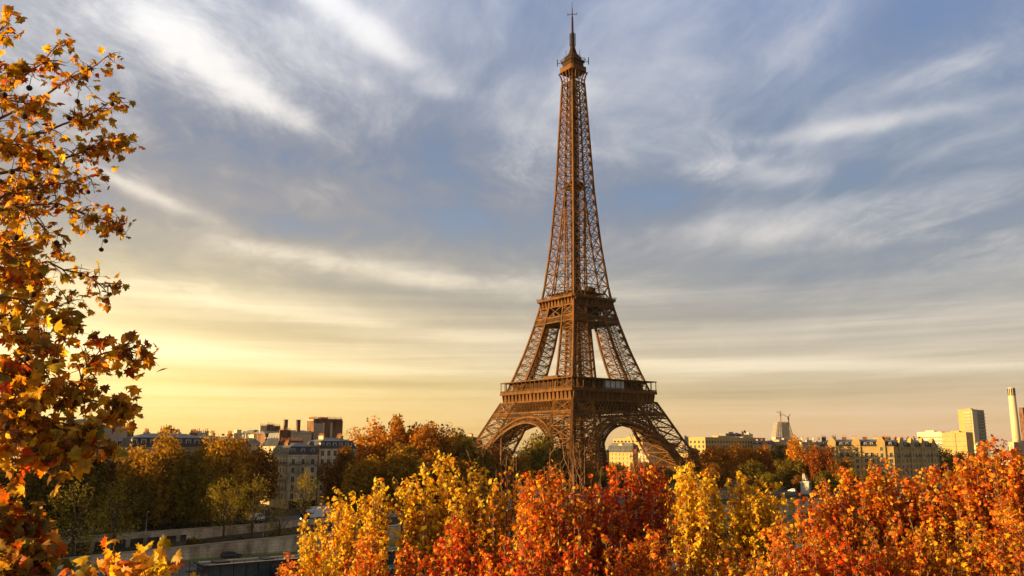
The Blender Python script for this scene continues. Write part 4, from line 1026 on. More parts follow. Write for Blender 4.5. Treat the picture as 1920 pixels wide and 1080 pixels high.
for a in [(-60, 860, 262, 9, 'O', 'olive plane tree at the upstream end of the row, mostly out of frame'),
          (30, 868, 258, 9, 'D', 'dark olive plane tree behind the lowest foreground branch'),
          (112, 860, 255, 9, 'O', 'olive brown plane tree right of the frame edge behind small quay tree'),
          (196, 856, 258, 8.5, 'D', 'dark plane tree under the hanging seed balls'),
          (292, 818, 256, 8, 'C', 'ochre plane tree with golden top in front of the zinc roofs'),
          (352, 848, 258, 7, 'O', 'olive plane tree before the right end of the zinc mansard'),
          (418, 822, 272, 7.5, 'C', 'broad ochre green plane tree left of the corner block'),
          (470, 838, 300, 8, 'B', 'narrow brown plane tree touching the corner block'),
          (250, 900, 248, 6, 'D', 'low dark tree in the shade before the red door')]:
    far_tree(*a, group=GT)
for i in range(7):  # crowns added out of frame to block low sun from the quay
    p = uv(-165+i*27, 262+(i % 2)*5, 0); t = thing('plane_tree', 'added plane tree shading the quay from upstream, outside the picture', 'tree', p, i, 'added shade trees upstream of the picture')
    me, tr = FAR[i % 6]; c = link('crown', me, t); c.location = (0, 0, 15); c.scale = (1.25, 1.25, 1.35); c.color = (.15, .115, .02, 1); b = link('trunk', tr, t); b.location = (0, 0, 14); b.scale = (1, 1, 1.04)
GT2 = 'big trees between the corner block and the tower'
for a in [(646, 842, 330, 8, 'B', 'brown plane tree hiding the right side of the corner block'),
          (702, 796, 372, 9.5, 'X', 'tall orange topped plane tree, leftmost of the big clump'),
          (752, 786, 376, 10, 'R', 'tallest rust and orange plane tree of the big clump'),
          (806, 798, 372, 9.5, 'R', 'rust topped tree right of the tallest orange crown'),
          (862, 812, 395, 9, 'O', 'olive tree at the right end of the big clump'),
          (690, 862, 318, 8, 'C', 'lower ochre tree in front of the orange crowns'),
          (760, 838, 322, 9, 'C', 'ochre lower tree at the middle front of the big clump'),
          (830, 848, 340, 9, 'B', 'brown lower tree at the right front of the big clump'),
          (892, 846, 400, 8, 'D', 'dark tree just left of the outer tower leg')]:
    far_tree(*a, group=GT2)
GT3 = 'trees round the foot of the tower'
for a in [(928, 842, 430, 8, 'B', 'brown tree beside the left leg of the tower'),
          (968, 852, 432, 7, 'C', 'small ochre tree under the left arch'),
          (1012, 818, 448, 9.5, 'G', 'rounded dark green tree filling the left arch'),
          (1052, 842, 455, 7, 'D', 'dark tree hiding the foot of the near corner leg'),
          (1092, 866, 445, 6.5, 'B', 'brown tree right of the near corner leg'),
          (1152, 868, 640, 8, 'O', 'olive tree below the right arch, left of two'),
          (1200, 866, 645, 8, 'B', 'brown tree below the right arch, right of two'),
          (1234, 872, 470, 5, 'S', 'small scarlet tree beneath the right arch'),
          (1250, 880, 520, 7, 'G', 'green bushy tree between the right legs'),
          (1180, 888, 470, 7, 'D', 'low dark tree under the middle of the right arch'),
          (1120, 884, 470, 6, 'G', 'low green tree close to the near corner leg')]:
    far_tree(*a, group=GT3)
GT4 = 'avenue trees right of the tower'
for a in [(1306, 844, 560, 8, 'R', 'rust tree touching the outer right leg'),
          (1345, 838, 520, 9, 'R', 'rust orange tree below the flat roofed block'),
          (1388, 834, 530, 8.5, 'X', 'orange tree below the white name sign'),
          (1428, 838, 525, 8, 'R', 'brown orange tree left of the pyramid tower'),
          (1462, 836, 540, 8.5, 'O', 'olive tree below the pyramid tower'),
          (1502, 824, 525, 9.5, 'X', 'bright orange domed tree right of the pyramid tower'),
          (1538, 840, 485, 8, 'S', 'deep red tree before the grand terrace'),
          (1480, 862, 490, 7.5, 'D', 'dark shaded tree behind the statue'),
          (1572, 862, 480, 7.5, 'B', 'brown tree in front of the lit terrace'),
          (1410, 866, 495, 7.5, 'D', 'dark brown tree behind the bollards'),
          (1340, 870, 490, 7, 'B', 'shaded brown tree behind the tall lamp'),
          (1755, 838, 640, 8.5, 'D', 'dark green tree at the right end of the terrace'),
          (1797, 850, 650, 8.5, 'B', 'brown tree below the yellow office block'),
          (1835, 852, 660, 8, 'B', 'brown tree below the slab tower')]:
    far_tree(*a, group=GT4)
GT5 = 'low green trees along the esplanade'
for a in [(1440, 888, 440, 5, 'G', 'low green tree left of the statue'), (1395, 892, 445, 4.5, 'B', 'low brown tree left of the green one'),
          (1545, 884, 440, 5, 'G', 'low green tree right of the statue'), (1590, 880, 450, 5, 'G', 'low green tree by the second statue'),
          (1505, 892, 450, 5, 'B', 'low rust tree just behind the statue'), (1640, 888, 460, 6, 'D', 'low dark tree under the terrace')]:
    far_tree(*a, group=GT5)
GT6 = 'thin young trees on the lower quay'
for px, yb, yt, r, pal, lab in [(147, 1064, 905, 6.2, 'Y', 'wide thin yellow green tree on the lower quay by the openings'), (222, 1055, 905, 5.0, 'Y', 'sparse yellow green tree second along the wall'),
          (425, 1034, 898, 4.8, 'Y', 'sparse tree whose trunk stands behind the black car'), (478, 1034, 896, 4.2, 'Y', 'slim sparse tree left of the quay lamp post'),
          (526, 1032, 940, 4.0, 'O', 'short thin tree right of the quay lamp post'), (574, 1030, 884, 3.8, 'Y', 'tall thin tree before the corner block')]:
    g = gnd(px, yb, -5); far_tree(px, yt, g.y, r, pal, lab, -5, THIN, 'young_tree', GT6, squash=.9)
g = gnd(363, 1044, -5); far_tree(363, 1008, g.y, 1.7, 'D', 'small ivy covered bush on the verge beside the wall', -5, FAR, 'bush', None, 1.1)

# ------------------------------------------------------------------ autumn trees in front
YEL = ([(.80, .60, .030), (.74, .54, .035), (.76, .42, .02), (.48, .42, .05), (.6, .16, .01)], [5, 3, 2.0, 1, .5])
ORA = ([(.68, .23, .012), (.58, .12, .010), (.74, .40, .02), (.36, .07, .010), (.34, .25, .03)], [3.6, 2.4, 3.0, 1.5, 1.0])
RED = ([(.58, .065, .008), (.64, .15, .010), (.42, .03, .006), (.76, .42, .022), (.28, .11, .016)], [3.6, 3, 1.2, 2.2, 1.1])
GOL = ([(.80, .52, .022), (.70, .32, .012), (.58, .16, .012), (.45, .30, .03)], [4, 3, 1.5, .8])
ZG = 6.0
def autumn_tree(px, ytop, Y, half, pal, label, n_shoot=46, seed=0, leaf=.17, spire=1.6, low=4.5, name='maple_tree', bare=0, tpl='maple', flat=.55, dens=1.0, group='autumn trees in front of the river'):
    rng = np.random.default_rng(seed); p = at(px, ytop, Y); H_ = p.z-ZG
    t = thing(name, label, 'tree', (p.x, p.y, ZG), 0, group)
    m = tw = MB(); P, N = [], []
    fork = H_-low-3.2
    m.tube([(0, 0, -.1), (.06, .02, fork*.5), (-.05, .05, fork), (0, 0, fork+1.5)], [.20, .16, .13, .09], 7)
    for i in range(int(n_shoot*(.78 if px < 1470 else .88))+bare):
        a = rng.uniform(0, 6.283); q = math.sqrt(rng.uniform(0, 1)); x, y = half*q*math.cos(a), half*q*.8*math.sin(a)
        top = H_-flat*half*q*q*1.2-abs(rng.normal(0, .42))*spire
        if i == 0: x = y = 0; top = H_
        elif i < 8: x *= .85; top += rng.uniform(-.05, .45)*spire/1.6
        isbare = i >= int(n_shoot*(.78 if px < 1470 else .88))
        if isbare: top = H_+rng.uniform(-.3, .9); x *= .35; y *= .35
        zb = fork+rng.uniform(.1, 1.9)
        pts = [Vector((0, 0, zb)), Vector((x*.45+rng.normal()*.1, y*.45, zb+(top-zb)*.28)), Vector((x*.85+rng.normal()*.12, y*.85+rng.normal()*.1, zb+(top-zb)*.62)), Vector((x+rng.normal()*.1, y+rng.normal()*.1, top))]
        m.tube(pts, [.060, .046, .028, .008], 4, cap=False)
        L = top-zb; fill = rng.choice([.25, .7, 1.0, 1.25], p=[.16, .24, .35, .25]); s = .30+rng.uniform(0, .12)
        while s < 1.0:
            f = s*3; j = min(2, int(f)); c = pts[j].lerp(pts[j+1], f-j)
            ln = (.18+.55*(1-s))*rng.uniform(.6, 1.3)*(1.0 if not isbare else 1.2)
            aa = rng.uniform(0, 6.283); d = Vector((math.cos(aa), math.sin(aa), .9+rng.uniform(0, .9))).normalized(); e = c+d*ln
            tw.beam(c, e, .016 if not isbare else .02)
            if isbare:
                for _ in range(2): d2 = (d+Vector(rng.normal(size=3)*.45)).normalized(); tw.beam(c.lerp(e, .6), e+d2*ln*.7, .012)
                s += .5/L; continue
            k = int(rng.integers(4, 11)*dens*fill+rng.uniform(0, 1))
            for _ in range(k):
                P.append(tuple(c.lerp(e, rng.uniform(.3, 1.15))+Vector(rng.normal(size=3)*.085))); N.append(tuple(Vector((math.cos(aa)*.5, math.sin(aa)*.5-.25, .55))+Vector(rng.normal(size=3)*.55)))
            s += .20/L*rng.uniform(.7, 1.4)
    m.build('trunk', 'twig', t)
    P = np.array(P); N = np.array(N); n = len(P); C = palette(*pal, n, rng)
    link('crown', leaf_cloud('crown', ['leaf_mid'], P, (.55+rng.gamma(2.2, .22, n)).clip(.5, 1.75)*leaf*.92, N, C, tpl, .75, rng), t)
    return t
AUT = [
 (640, 918, 36, 1.7, YEL, 'yellow maple at the left end of the front row', 36),
 (712, 902, 36, 1.7, YEL, 'yellow maple with a lone leafy spire, second in the front row', 36),
 (818, 856, 36.5, 1.9, YEL, 'tallest bright yellow maple left of the tower', 50),
 (884, 868, 36.5, 1.7, YEL, 'yellow green maple between two taller yellow crowns', 42),
 (952, 884, 36, 1.6, GOL, 'thin golden maple with bare twigs below the left arch', 30),
 (700, 1000, 31, 1.9, ORA, 'low orange maple in front of the left yellow crowns', 50),
 (850, 968, 31, 1.9, RED, 'low red maple before the tallest yellow crown', 56),
 (960, 992, 30, 1.8, RED, 'low red maple just left of the scarlet crowns', 56),
 (1036, 878, 34, 1.5, ORA, 'orange and scarlet maple below the near tower corner', 44),
 (1112, 900, 35, 1.9, RED, 'scarlet maple below the right arch', 56),
 (1192, 846, 36, 1.35, RED, 'red maple with a tall narrow spire before the right arch', 36),
 (1090, 996, 30, 2.0, RED, 'deep red low maple at the bottom middle', 58),
 (1210, 990, 31, 1.8, ORA, 'low mixed orange maple under the red spire', 50),
 (1300, 868, 43, 1.9, YEL, 'bright yellow maple right of the tower leg', 44),
 (1390, 888, 43.5, 2.1, YEL, 'second bright yellow maple, beside the bridge road', 46),
 (1440, 908, 43, 1.7, YEL, 'yellow maple with gaps just left of the statue', 30),
 (1330, 1000, 35, 1.9, GOL, 'low golden maple in front of the bright yellow pair', 54),
 (1500, 938, 34, 1.6, ORA, 'orange maple at the foot of the statue', 40),
 (1585, 882, 37, 2.0, ORA, 'orange maple hiding the second statue', 58),
 (1662, 868, 38, 2.0, ORA, 'orange maple before the grand terrace', 60),
 (1745, 872, 37, 2.1, ORA, 'broad orange maple left of the tallest crown', 64),
 (1868, 824, 36, 2.5, ORA, 'tallest orange maple at the right edge', 92),
 (1950, 870, 35, 2.2, ORA, 'orange maple cut by the right edge of the picture', 54),
 (1450, 1005, 30, 1.9, ORA, 'low orange maple right of the golden one', 54),
 (1560, 985, 30, 2.0, RED, 'low red orange maple below the statues', 60),
 (1680, 970, 31, 2.2, ORA, 'low orange maple in the bottom right crowd', 66),
 (1800, 950, 31, 2.2, GOL, 'low golden orange maple below the tallest crown', 66),
 (1905, 960, 30, 2.0, ORA, 'low orange maple in the bottom right corner', 60),
 (540, 1040, 33, .75, ORA, 'small orange sapling left of the yellow row', 16),
 (598, 1000, 34, 1.0, YEL, 'small yellow maple leaning out over the boat', 20),
]
for i, (px, yt, Y, half, pal, lab, n) in enumerate(AUT):
    autumn_tree(px, yt, Y, half, pal, lab, n, seed=300+i, leaf=.195 if Y > 40 else .17 if Y > 33 else .15, bare=3 if px in (952, 1036, 1192, 1300, 1112) else 0, dens=1.0)
# bare saplings standing up between the crowns
def bare_tree(px, ytop, Y, label, seed, n=9, spread=.9):
    rng = np.random.default_rng(seed); p = at(px, ytop, Y); H_ = p.z-ZG
    t = thing('bare_tree', label, 'tree', (p.x, p.y, ZG), 0, 'leafless saplings among the autumn trees'); m = tw = MB()
    m.tube([(0, 0, -.1), (.03, 0, H_*.5), (-.03, .02, H_-2.2), (0, 0, H_)], [.10, .075, .035, .008], 6)
    for i in range(n):
        z = H_*(.55+.38*i/n); a = rng.uniform(0, 6.283); L = (H_-z)*rng.uniform(.55, .9)+.3; d = Vector((math.cos(a)*.38*spread, math.sin(a)*.3, 1)).normalized()
        q0 = Vector((0, 0, z)); q1 = q0+d*L*.5+Vector((math.cos(a)*.1, 0, 0)); q2 = q1+Vector((d.x*.3, d.y*.3, 1)).normalized()*L*.5; m.tube([q0, q1, q2], [.030, .018, .006], 4, cap=False)
        for k in range(7):
            c = q0.lerp(q2, rng.uniform(.25, .95)); b = rng.uniform(0, 6.283); tw.beam(c, c+Vector((math.cos(b)*.28, math.sin(b)*.28, .45))*rng.uniform(.5, 1.1), .013)
    m.build('trunk', 'twig', t)
for i, (px, yt, Y, lab) in enumerate([(940, 822, 37, 'leafless sapling in front of the left arch'), (1075, 816, 36, 'leafless forked sapling before the near tower corner'), (1096, 836, 36.5, 'second leafless sapling close beside the near tower corner'),
                                      (1228, 862, 37, 'leafless sapling before the right leg'), (1208, 846, 39, 'thin leafless sapling behind the red spire')]):
    bare_tree(px, yt, Y, lab, 60+i)

# ------------------------------------------------------------------ the near plane tree on the left
PLN = ([(.66, .42, .030), (.58, .27, .020), (.42, .32, .035), (.24, .20, .03), (.22, .10, .015), (.5, .08, .012)], [4, 3.2, 1.6, 1.2, 1.2, .4])
def bough(m, tw, P, N, S, px_pts, Ys, rng, base, leafs, nsub, lf, hang=.5, sub=.55, thin=0):
    pts = [at(x, y, Y) for (x, y), Y in zip(px_pts, Ys)]
    # smooth the line
    fine = []
    for i in range(len(pts)-1):
        for f in np.linspace(0, 1, 5)[:-1]: fine.append(pts[i].lerp(pts[i+1], f)+Vector(rng.normal(size=3)*.02))
    fine.append(pts[-1]); n = len(fine)
    m.tube(fine, list(np.linspace(base, .006, n)), 6, cap=False)
    for _ in range(int(nsub*.85)):
        f = (1-(1-rng.uniform(0, 1))*.62*thin-.0)*(n-1)*1.0 if thin else rng.uniform(.08, 1.0)**.8*(n-1); j = min(n-2, int(f)); c = fine[j].lerp(fine[j+1], f-j); d0 = (fine[j+1]-fine[j]).normalized()
        d = (d0*.8+Vector(rng.normal(size=3)*.75)+Vector((0, 0, -.05))).normalized(); L = sub*rng.uniform(.4, 1.1)*(1-.55*f/n)
        e = c+d*L*.6; e2 = e+(d+Vector((0, 0, -.35))).normalized()*L*.4; tw.tube([c, e, e2], [.010, .007, .003], 4, cap=False)
        for _ in range(leafs):
            s = rng.uniform(.2, 1.05); q = c.lerp(e2, s); o = Vector(rng.normal(size=3)*.09)+Vector((0, 0, -.03)); P.append(tuple(q+o)); tw.beam(q, q+o*.8, .0045)
            N.append(tuple(Vector((rng.normal()*.6, -.35+rng.normal()*.6, .45+rng.normal()*.5)))); S.append(lf*rng.uniform(.6, 1.2))
    for _ in range(5):
        q = fine[-1]+Vector(rng.normal(size=3)*.07); P.append(tuple(q)); N.append(tuple(Vector(rng.normal(size=3))+Vector((0, -.4, .4)))); S.append(lf*rng.uniform(.7, 1.1))
def near_tree():
    rng = np.random.default_rng(11); t = thing('plane_tree', 'tall plane tree with backlit golden leaves and hanging seed balls, nearest the camera', 'tree', (-11, 11, ZG))
    inv = Vector((-11, 11, ZG)); m = tw = MB(); P, N, S_ = [], [], []
    Lb = [  # outline of each bough, bearing and height of its points, with their distance
     ([(-320, 380), (-150, 180), (-20, 70), (18, 38)], [11, 10, 9, 8.6], 5, 16, .20), ([(-320, 420), (-120, 230), (40, 150), (112, 82)], [11, 11.5, 12, 12], 5, 26, .155),
     ([(-320, 430), (-60, 260), (110, 160), (202, 104)], [11, 12, 12.5, 12.5], 5, 30, .145), ([(-300, 450), (-40, 290), (120, 235), (214, 188)], [11, 12, 12.5, 12.5], 6, 36, .15),
     ([(-300, 470), (-20, 330), (130, 290), (232, 268)], [11, 12, 12.5, 12.5], 6, 40, .15), ([(-300, 500), (-60, 400), (60, 350), (200, 330)], [11, 11.5, 12, 12.3], 6, 36, .15),
     ([(-300, 520), (-20, 385), (50, 395), (108, 462)], [11, 11, 11, 11], 5, 22, .16), ([(-300, 520), (-60, 410), (110, 380), (226, 420)], [11, 12, 12.5, 12.6], 6, 36, .145),
     ([(-300, 300), (-120, 160), (0, 180), (80, 210)], [10, 10.5, 11, 11.4], 7, 30, .17), ([(-300, 330), (-120, 260), (-10, 260), (90, 290)], [10, 10, 10.5, 11], 7, 34, .17),
     ([(-300, 560), (-120, 470), (20, 440), (70, 520)], [10, 10, 10.5, 11], 7, 34, .165), ([(-300, 600), (-60, 520), (90, 490), (215, 540)], [11, 12, 12.5, 12.5], 5, 24, .14),
     ([(-300, 600), (-100, 545), (30, 560), (120, 600)], [10, 9.5, 9.5, 9.8], 7, 26, .19), ([(-300, 640), (-120, 620), (0, 620), (100, 650)], [10, 9, 9, 9.2], 7, 28, .19),
     ([(-320, 780), (-60, 715), (140, 735), (180, 665), (262, 650)], [9.5, 9.5, 9.8, 10, 10], 5, 40, .165), ([(-320, 790), (-40, 712), (120, 742), (240, 765)], [9.5, 9.5, 9.8, 10], 6, 38, .165),
     ([(-320, 800), (-60, 760), (60, 780), (170, 815)], [9.5, 9.2, 9.2, 9.4], 7, 34, .185), ([(-300, 840), (-60, 790), (90, 800), (205, 845)], [9, 9, 9.2, 9.4], 7, 34, .185),
     ([(-300, 840), (-100, 820), (0, 800), (60, 832)], [9, 8.6, 8.6, 8.8], 7, 24, .19), ([(-300, 700), (-100, 690), (0, 690), (90, 690)], [10, 9, 9, 9], 7, 28, .19),
     ([(-300, 680), (-150, 600), (-20, 480), (30, 420)], [12, 13, 13.5, 14], 7, 36, .17), ([(-300, 380), (-160, 300), (-30, 330), (60, 370)], [12, 13, 13.5, 14], 7, 36, .17),
     ([(-300, 560), (-100, 500), (20, 500), (60, 560)], [9.5, 9.5, 10, 10.2], 7, 34, .18), ([(-300, 640), (-100, 580), (40, 600), (140, 560)], [12, 12, 12, 12.2], 6, 22, .15),
     ([(-320, 700), (-140, 640), (-20, 660), (60, 740)], [9, 9, 9.2, 9.4], 8, 32, .19), ([(-320, 820), (-140, 760), (0, 760), (60, 800)], [9, 8.6, 8.8, 9], 8, 30, .19),
     ([(-320, 900), (-120, 845), (40, 818), (140, 842)], [9, 8.8, 9, 9.2], 7, 24, .18), ([(-300, 240), (-150, 120), (-40, 110), (40, 130)], [10, 9.6, 9.4, 9.2], 6, 20, .18)]
    tr = [Vector((-11, 11, ZG-.2)), Vector((-10.8, 11.1, 14)), Vector((-10.9, 11, 20)), Vector((-11, 11, 26))]
    for pxs, Ys, lv, ns, lf in Lb: bough(m, tw, P, N, S_, pxs, Ys, rng, .035 if lv < 7 else .028, max(4, lv-1), int(ns*(1.0 if lf < .17 else .6)), lf*.92, thin=1)
    starts = [at(b[0][0][0], b[0][0][1], b[1][0]) for b in Lb]
    tm = MB(); tm.tube(tr, [.42, .34, .26, .10], 9)
    for q in starts:
        zt = min(24, max(10, q.z-1.2)); a = Vector((-11+.02*zt, 11, zt)); tm.tube([a, a.lerp(q, .5)+Vector((0, 0, .12)), q], [.07, .05, .034], 6, cap=False)
    def shift(mb): mb.v = [(x-inv.x, y-inv.y, z-inv.z) for x, y, z in mb.v]; return mb
    shift(tm).build('trunk', 'bark', t); shift(m).build('boughs', 'twig', t)
    P = np.array(P)-np.array(inv); n = len(P); C = palette(*PLN, n, rng)
    link('crown', leaf_cloud('crown', ['leaf_near'], P, np.array(S_)*.95, np.array(N), C, 'plane', .8, rng), t)
    for (px, py, Y) in [(8, 178, 8.8), (55, 165, 9.2), (45, 218, 8.8), (145, 190, 10.5), (210, 195, 11.5), (100, 275, 11), (130, 222, 11.5), (190, 262, 12.3), (200, 298, 12), (152, 302, 11.5), (108, 312, 11), (22, 322, 9), (72, 370, 9.3), (104, 385, 10), (165, 360, 12),
                        (190, 468, 12), (198, 452, 12), (226, 432, 12.5), (106, 455, 10.5), (30, 445, 8.8), (62, 552, 8.8), (50, 672, 8.6), (104, 678, 9), (66, 842, 8.5), (90, 862, 8.8), (180, 868, 9.3), (210, 885, 9.3), (210, 898, 9.3), (212, 873, 9.4), (12, 800, 8.4), (150, 515, 12)]:
        b = MB(); r = .034; b.lathe([(r*math.sin(a), r*math.cos(a)) for a in np.linspace(.05, 3.09, 9)], 12); b.beam((0, 0, r*.9), (.01, 0, .16), .005)
        o = b.build('seed_ball', 'ball', t, True); o.location = at(px, py, Y)-inv; o.scale = (1, 1, .95)
near_tree()
def sapling(px_, label, boughs, base, pal, seed, lf, sub=.24, dy=0):
    boughs = [([(x-dy*.5, y+dy) for x, y in q[0]],)+q[1:] for q in boughs]
    rng = np.random.default_rng(seed); b0 = at(*px_, base); t = thing('young_plane_tree', label, 'tree', (b0.x, b0.y, ZG)); inv = Vector((b0.x, b0.y, ZG)); m = tw = MB(); P, N, S_ = [], [], []
    top = at(px_[0], 1150, base)
    for pxs, Ys, lv, ns in boughs: bough(m, tw, P, N, S_, pxs, Ys, rng, .022, lv, ns, lf, sub=sub)
    tm = MB(); tm.tube([(b0.x, b0.y, ZG-.1), (b0.x, b0.y, (ZG+top.z)/2), tuple(top)], [.12, .09, .05], 7)
    for pxs, Ys, lv, ns in boughs: q = at(*pxs[0], Ys[0]); tm.tube([top-Vector((0, 0, .6)), top.lerp(q, .6)+Vector((0, 0, -.1)), q], [.04, .03, .02], 5, cap=False)
    for mb, nm in ((tm, 'trunk'), (m, 'boughs')): mb.v = [(x-inv.x, y-inv.y, z-inv.z) for x, y, z in mb.v]; mb.build(nm, 'twig', t)
    P = np.array(P)-np.array(inv); n = len(P)
    link('crown', leaf_cloud('crown', ['leaf_near'], P, np.array(S_), np.array(N), palette(*pal, n, rng), 'plane', .5, rng), t)
sapling((10, 1150), 'young plane tree with dull orange and green leaves in the lower left corner', [([(10, 1180), (20, 1060), (20, 1010), (40, 968)], [9]*4, 6, 18), ([(10, 1180), (50, 1080), (50, 1020), (66, 990)], [9.2]*4, 6, 18), ([(0, 1180), (-20, 1060), (-10, 980), (0, 930)], [8.8]*4, 6, 16),
        ([(20, 1180), (60, 1090), (62, 1056), (78, 1030)], [8.8]*4, 6, 14), ([(-10, 1180), (0, 1100), (30, 1060), (50, 1040)], [8.7]*4, 7, 18)], 9, ([(.30, .20, .03), (.44, .15, .018), (.20, .18, .035), (.40, .24, .03), (.35, .08, .012)], [3, 3, 2, 2, 1]), 21, .165)
sapling((240, 1150), 'young plane tree with bright yellow leaves at the bottom left of the road', [([(240, 1180), (215, 1110), (195, 1070), (170, 1058)], [6]*4, 5, 12), ([(240, 1180), (240, 1110), (235, 1060), (225, 1030)], [6]*4, 4, 10), ([(245, 1180), (260, 1110), (268, 1050), (266, 1020)], [6.2]*4, 5, 11),
        ([(250, 1180), (285, 1110), (300, 1070), (308, 1045)], [6]*4, 6, 16), ([(240, 1180), (240, 1140), (275, 1090), (290, 1065)], [5.8]*4, 6, 12)], 6, ([(.78, .55, .03), (.68, .36, .02), (.42, .36, .04), (.55, .14, .012)], [4, 3, 1, 1]), 22, .105, .14, 26)
# ------------------------------------------------------------------ vehicles, boats, street furniture, people
def wheel(par, x, y, r=.33, w=.22):
    m = MB(); m.lathe([(r*.62, -w/2), (r*.95, -w/2), (r, -w*.35), (r, w*.35), (r*.95, w/2), (r*.62, w/2)], 18); o = m.build('wheel', 'rubber', par, True); o.location = (x, y, r); o.rotation_euler = (math.pi/2, 0, 0)
    m = MB(); m.lathe([(.05, -w*.46), (r*.6, -w*.42), (r*.6, w*.42), (.05, w*.46)], 14); m.build('rim', 'alloy', o)
def car(name, label, loc, rz, paint, L=4.5, W=1.85, Hh=1.65, van=False, group=None, lights=False):
    t = thing(name, label, 'van' if van else 'car', loc, rz, group); m = MB(); h0 = .28
    if van: prof = [(-L/2, h0), (L/2-.1, h0), (L/2, .75), (L/2-.25, 1.05), (L/2-1.0, 1.2), (L/2-1.75, Hh-.05), (L/2-2.0, Hh), (-L/2+.05, Hh), (-L/2, Hh-.2)]
    else: prof = [(-L/2+.05, h0), (L/2-.1, h0), (L/2, .55), (L/2-.1, .85), (L/2-1.15, 1.0), (L/2-1.95, Hh-.08), (L/2-2.5, Hh), (-L/2+.55, Hh-.05), (-L/2+.1, 1.05), (-L/2, .8)]
    n = len(prof)
    for sgn in (1,):
        rings = []
        for y, k in ((-W/2, .0), (-W/2+.0, 0), (W/2, 0)): pass
    def sec(y, shr): return [(x*(1-shr*.02), y, z if z < 1.0 else z-shr*.02) for x, z in prof]
    def yy(z, s): return s*(W/2-.16*max(0, (z-1.0))/(Hh-1.0+1e-6))
    v = [(x, yy(z, -1), z) for x, z in prof]+[(x, yy(z, 1), z) for x, z in prof]
    m.add(v, [tuple(range(n-1, -1, -1))[::-1], tuple(range(2*n-1, n-1, -1))]+[(i, n+i, n+(i+1) % n, (i+1) % n) for i in range(n)])
    b = m.build('body', paint, t); bv = b.modifiers.new('bevel', 'BEVEL'); bv.width = .06; bv.segments = 2
    g = MB()
    for s in (-1, 1):
        if van: q = [(L/2-1.15, 1.18), (L/2-1.75, Hh-.22), (L/2-2.6, Hh-.22), (L/2-2.6, 1.15)]
        else: q = [(L/2-1.45, 1.02), (L/2-2.1, Hh-.17), (-L/2+.75, Hh-.2), (-L/2+.35, 1.06)]
        vs = [(x, yy(z, s)+s*.012, z) for x, z in q]+[(x, yy(z, s)-s*.02, z) for x, z in q]
        g.add(vs, [(0, 1, 2, 3), (7, 6, 5, 4), (0, 4, 5, 1), (1, 5, 6, 2), (2, 6, 7, 3), (3, 7, 4, 0)])
    a = prof[4]; c = prof[5]
    def scr(a, c, f0, f1, o):
        p0 = (a[0]+(c[0]-a[0])*f0, a[1]+(c[1]-a[1])*f0); p1 = (a[0]+(c[0]-a[0])*f1, a[1]+(c[1]-a[1])*f1)
        g.add([(p0[0]+o, -W/2+.2, p0[1]), (p0[0]+o, W/2-.2, p0[1]), (p1[0]+o, W/2-.28, p1[1]), (p1[0]+o, -W/2+.28, p1[1]), (p0[0]-.05, -W/2+.2, p0[1]-.05), (p0[0]-.05, W/2-.2, p0[1]-.05), (p1[0]-.05, W/2-.28, p1[1]-.05), (p1[0]-.05, -W/2+.28, p1[1]-.05)],
              [(0, 1, 2, 3), (7, 6, 5, 4), (0, 4, 5, 1), (1, 5, 6, 2), (2, 6, 7, 3), (3, 7, 4, 0)])
    scr(a, c, .08, .92, .025)
    if not van: scr(prof[8], prof[7], .1, .85, -.03)
    g.build('glass', 'pane', t)
    for x in (L/2-.95, -L/2+.85):
        for s in (-1, 1): wheel(t, x, s*(W/2-.10))
    for s in (-1, 1):
        m = MB(); m.box(L/2-.16, L/2+.02, s*(W/2-.35)-.17, s*(W/2-.35)+.17, .62, .80); m.build('headlight', 'headlamp' if lights else 'lampglass', t)
        m = MB(); m.box(-L/2-.02, -L/2+.12, s*(W/2-.22)-.12, s*(W/2-.22)+.12, .78, 1.05); m.build('tail_light', 'redpaint', t)
    return t
MT['redpaint'] = mat('red_plastic', (.45, .02, .01), .4, .1, 2)
g = gnd(433, 1046, -4.98); car('parked_car', 'black people carrier parked on the quay road beside the wall', (g.x, g.y, -4.98), RA, 'blackpaint', 5.0)
g = gnd(62, 1088, -4.98); car('van', 'white van at the bottom left behind the orange leaves', (g.x, g.y, -4.98), RA, 'carwhite', 5.4, 2.0, 2.2, True)
g = gnd(232, 1082, -4.98); car('parked_car', 'white car behind the bright yellow leaves on the quay road', (g.x, g.y, -4.98), RA, 'carwhite', 4.6)
g = gnd(482, 976, .02); car('van', 'white van on the upper road behind the sparse quay trees', (g.x, g.y, .02), RA, 'carwhite', 5.6, 2.0, 2.3, True)
g = gnd(510, 978, .02); car('parked_car', 'dark car behind the white van on the upper road', (g.x, g.y, .02), RA, 'blackpaint', 4.5)
g = gnd(1486, 922, .15); car('car', 'silver white car crossing the bridge beside the statue', (g.x, g.y, .15), RA+1.57, 'carwhite', 4.5)
g = gnd(1258, 912, .02); car('van', 'small pale van parked near the foot of the tower', (g.x, g.y, .02), RA, 'carwhite', 4.8, 1.9, 2.0, True)
g = gnd(900, 962, .02); car('car', 'dark car on the road behind the yellow maples', (g.x, g.y, .02), RA, 'blackpaint', 4.5)
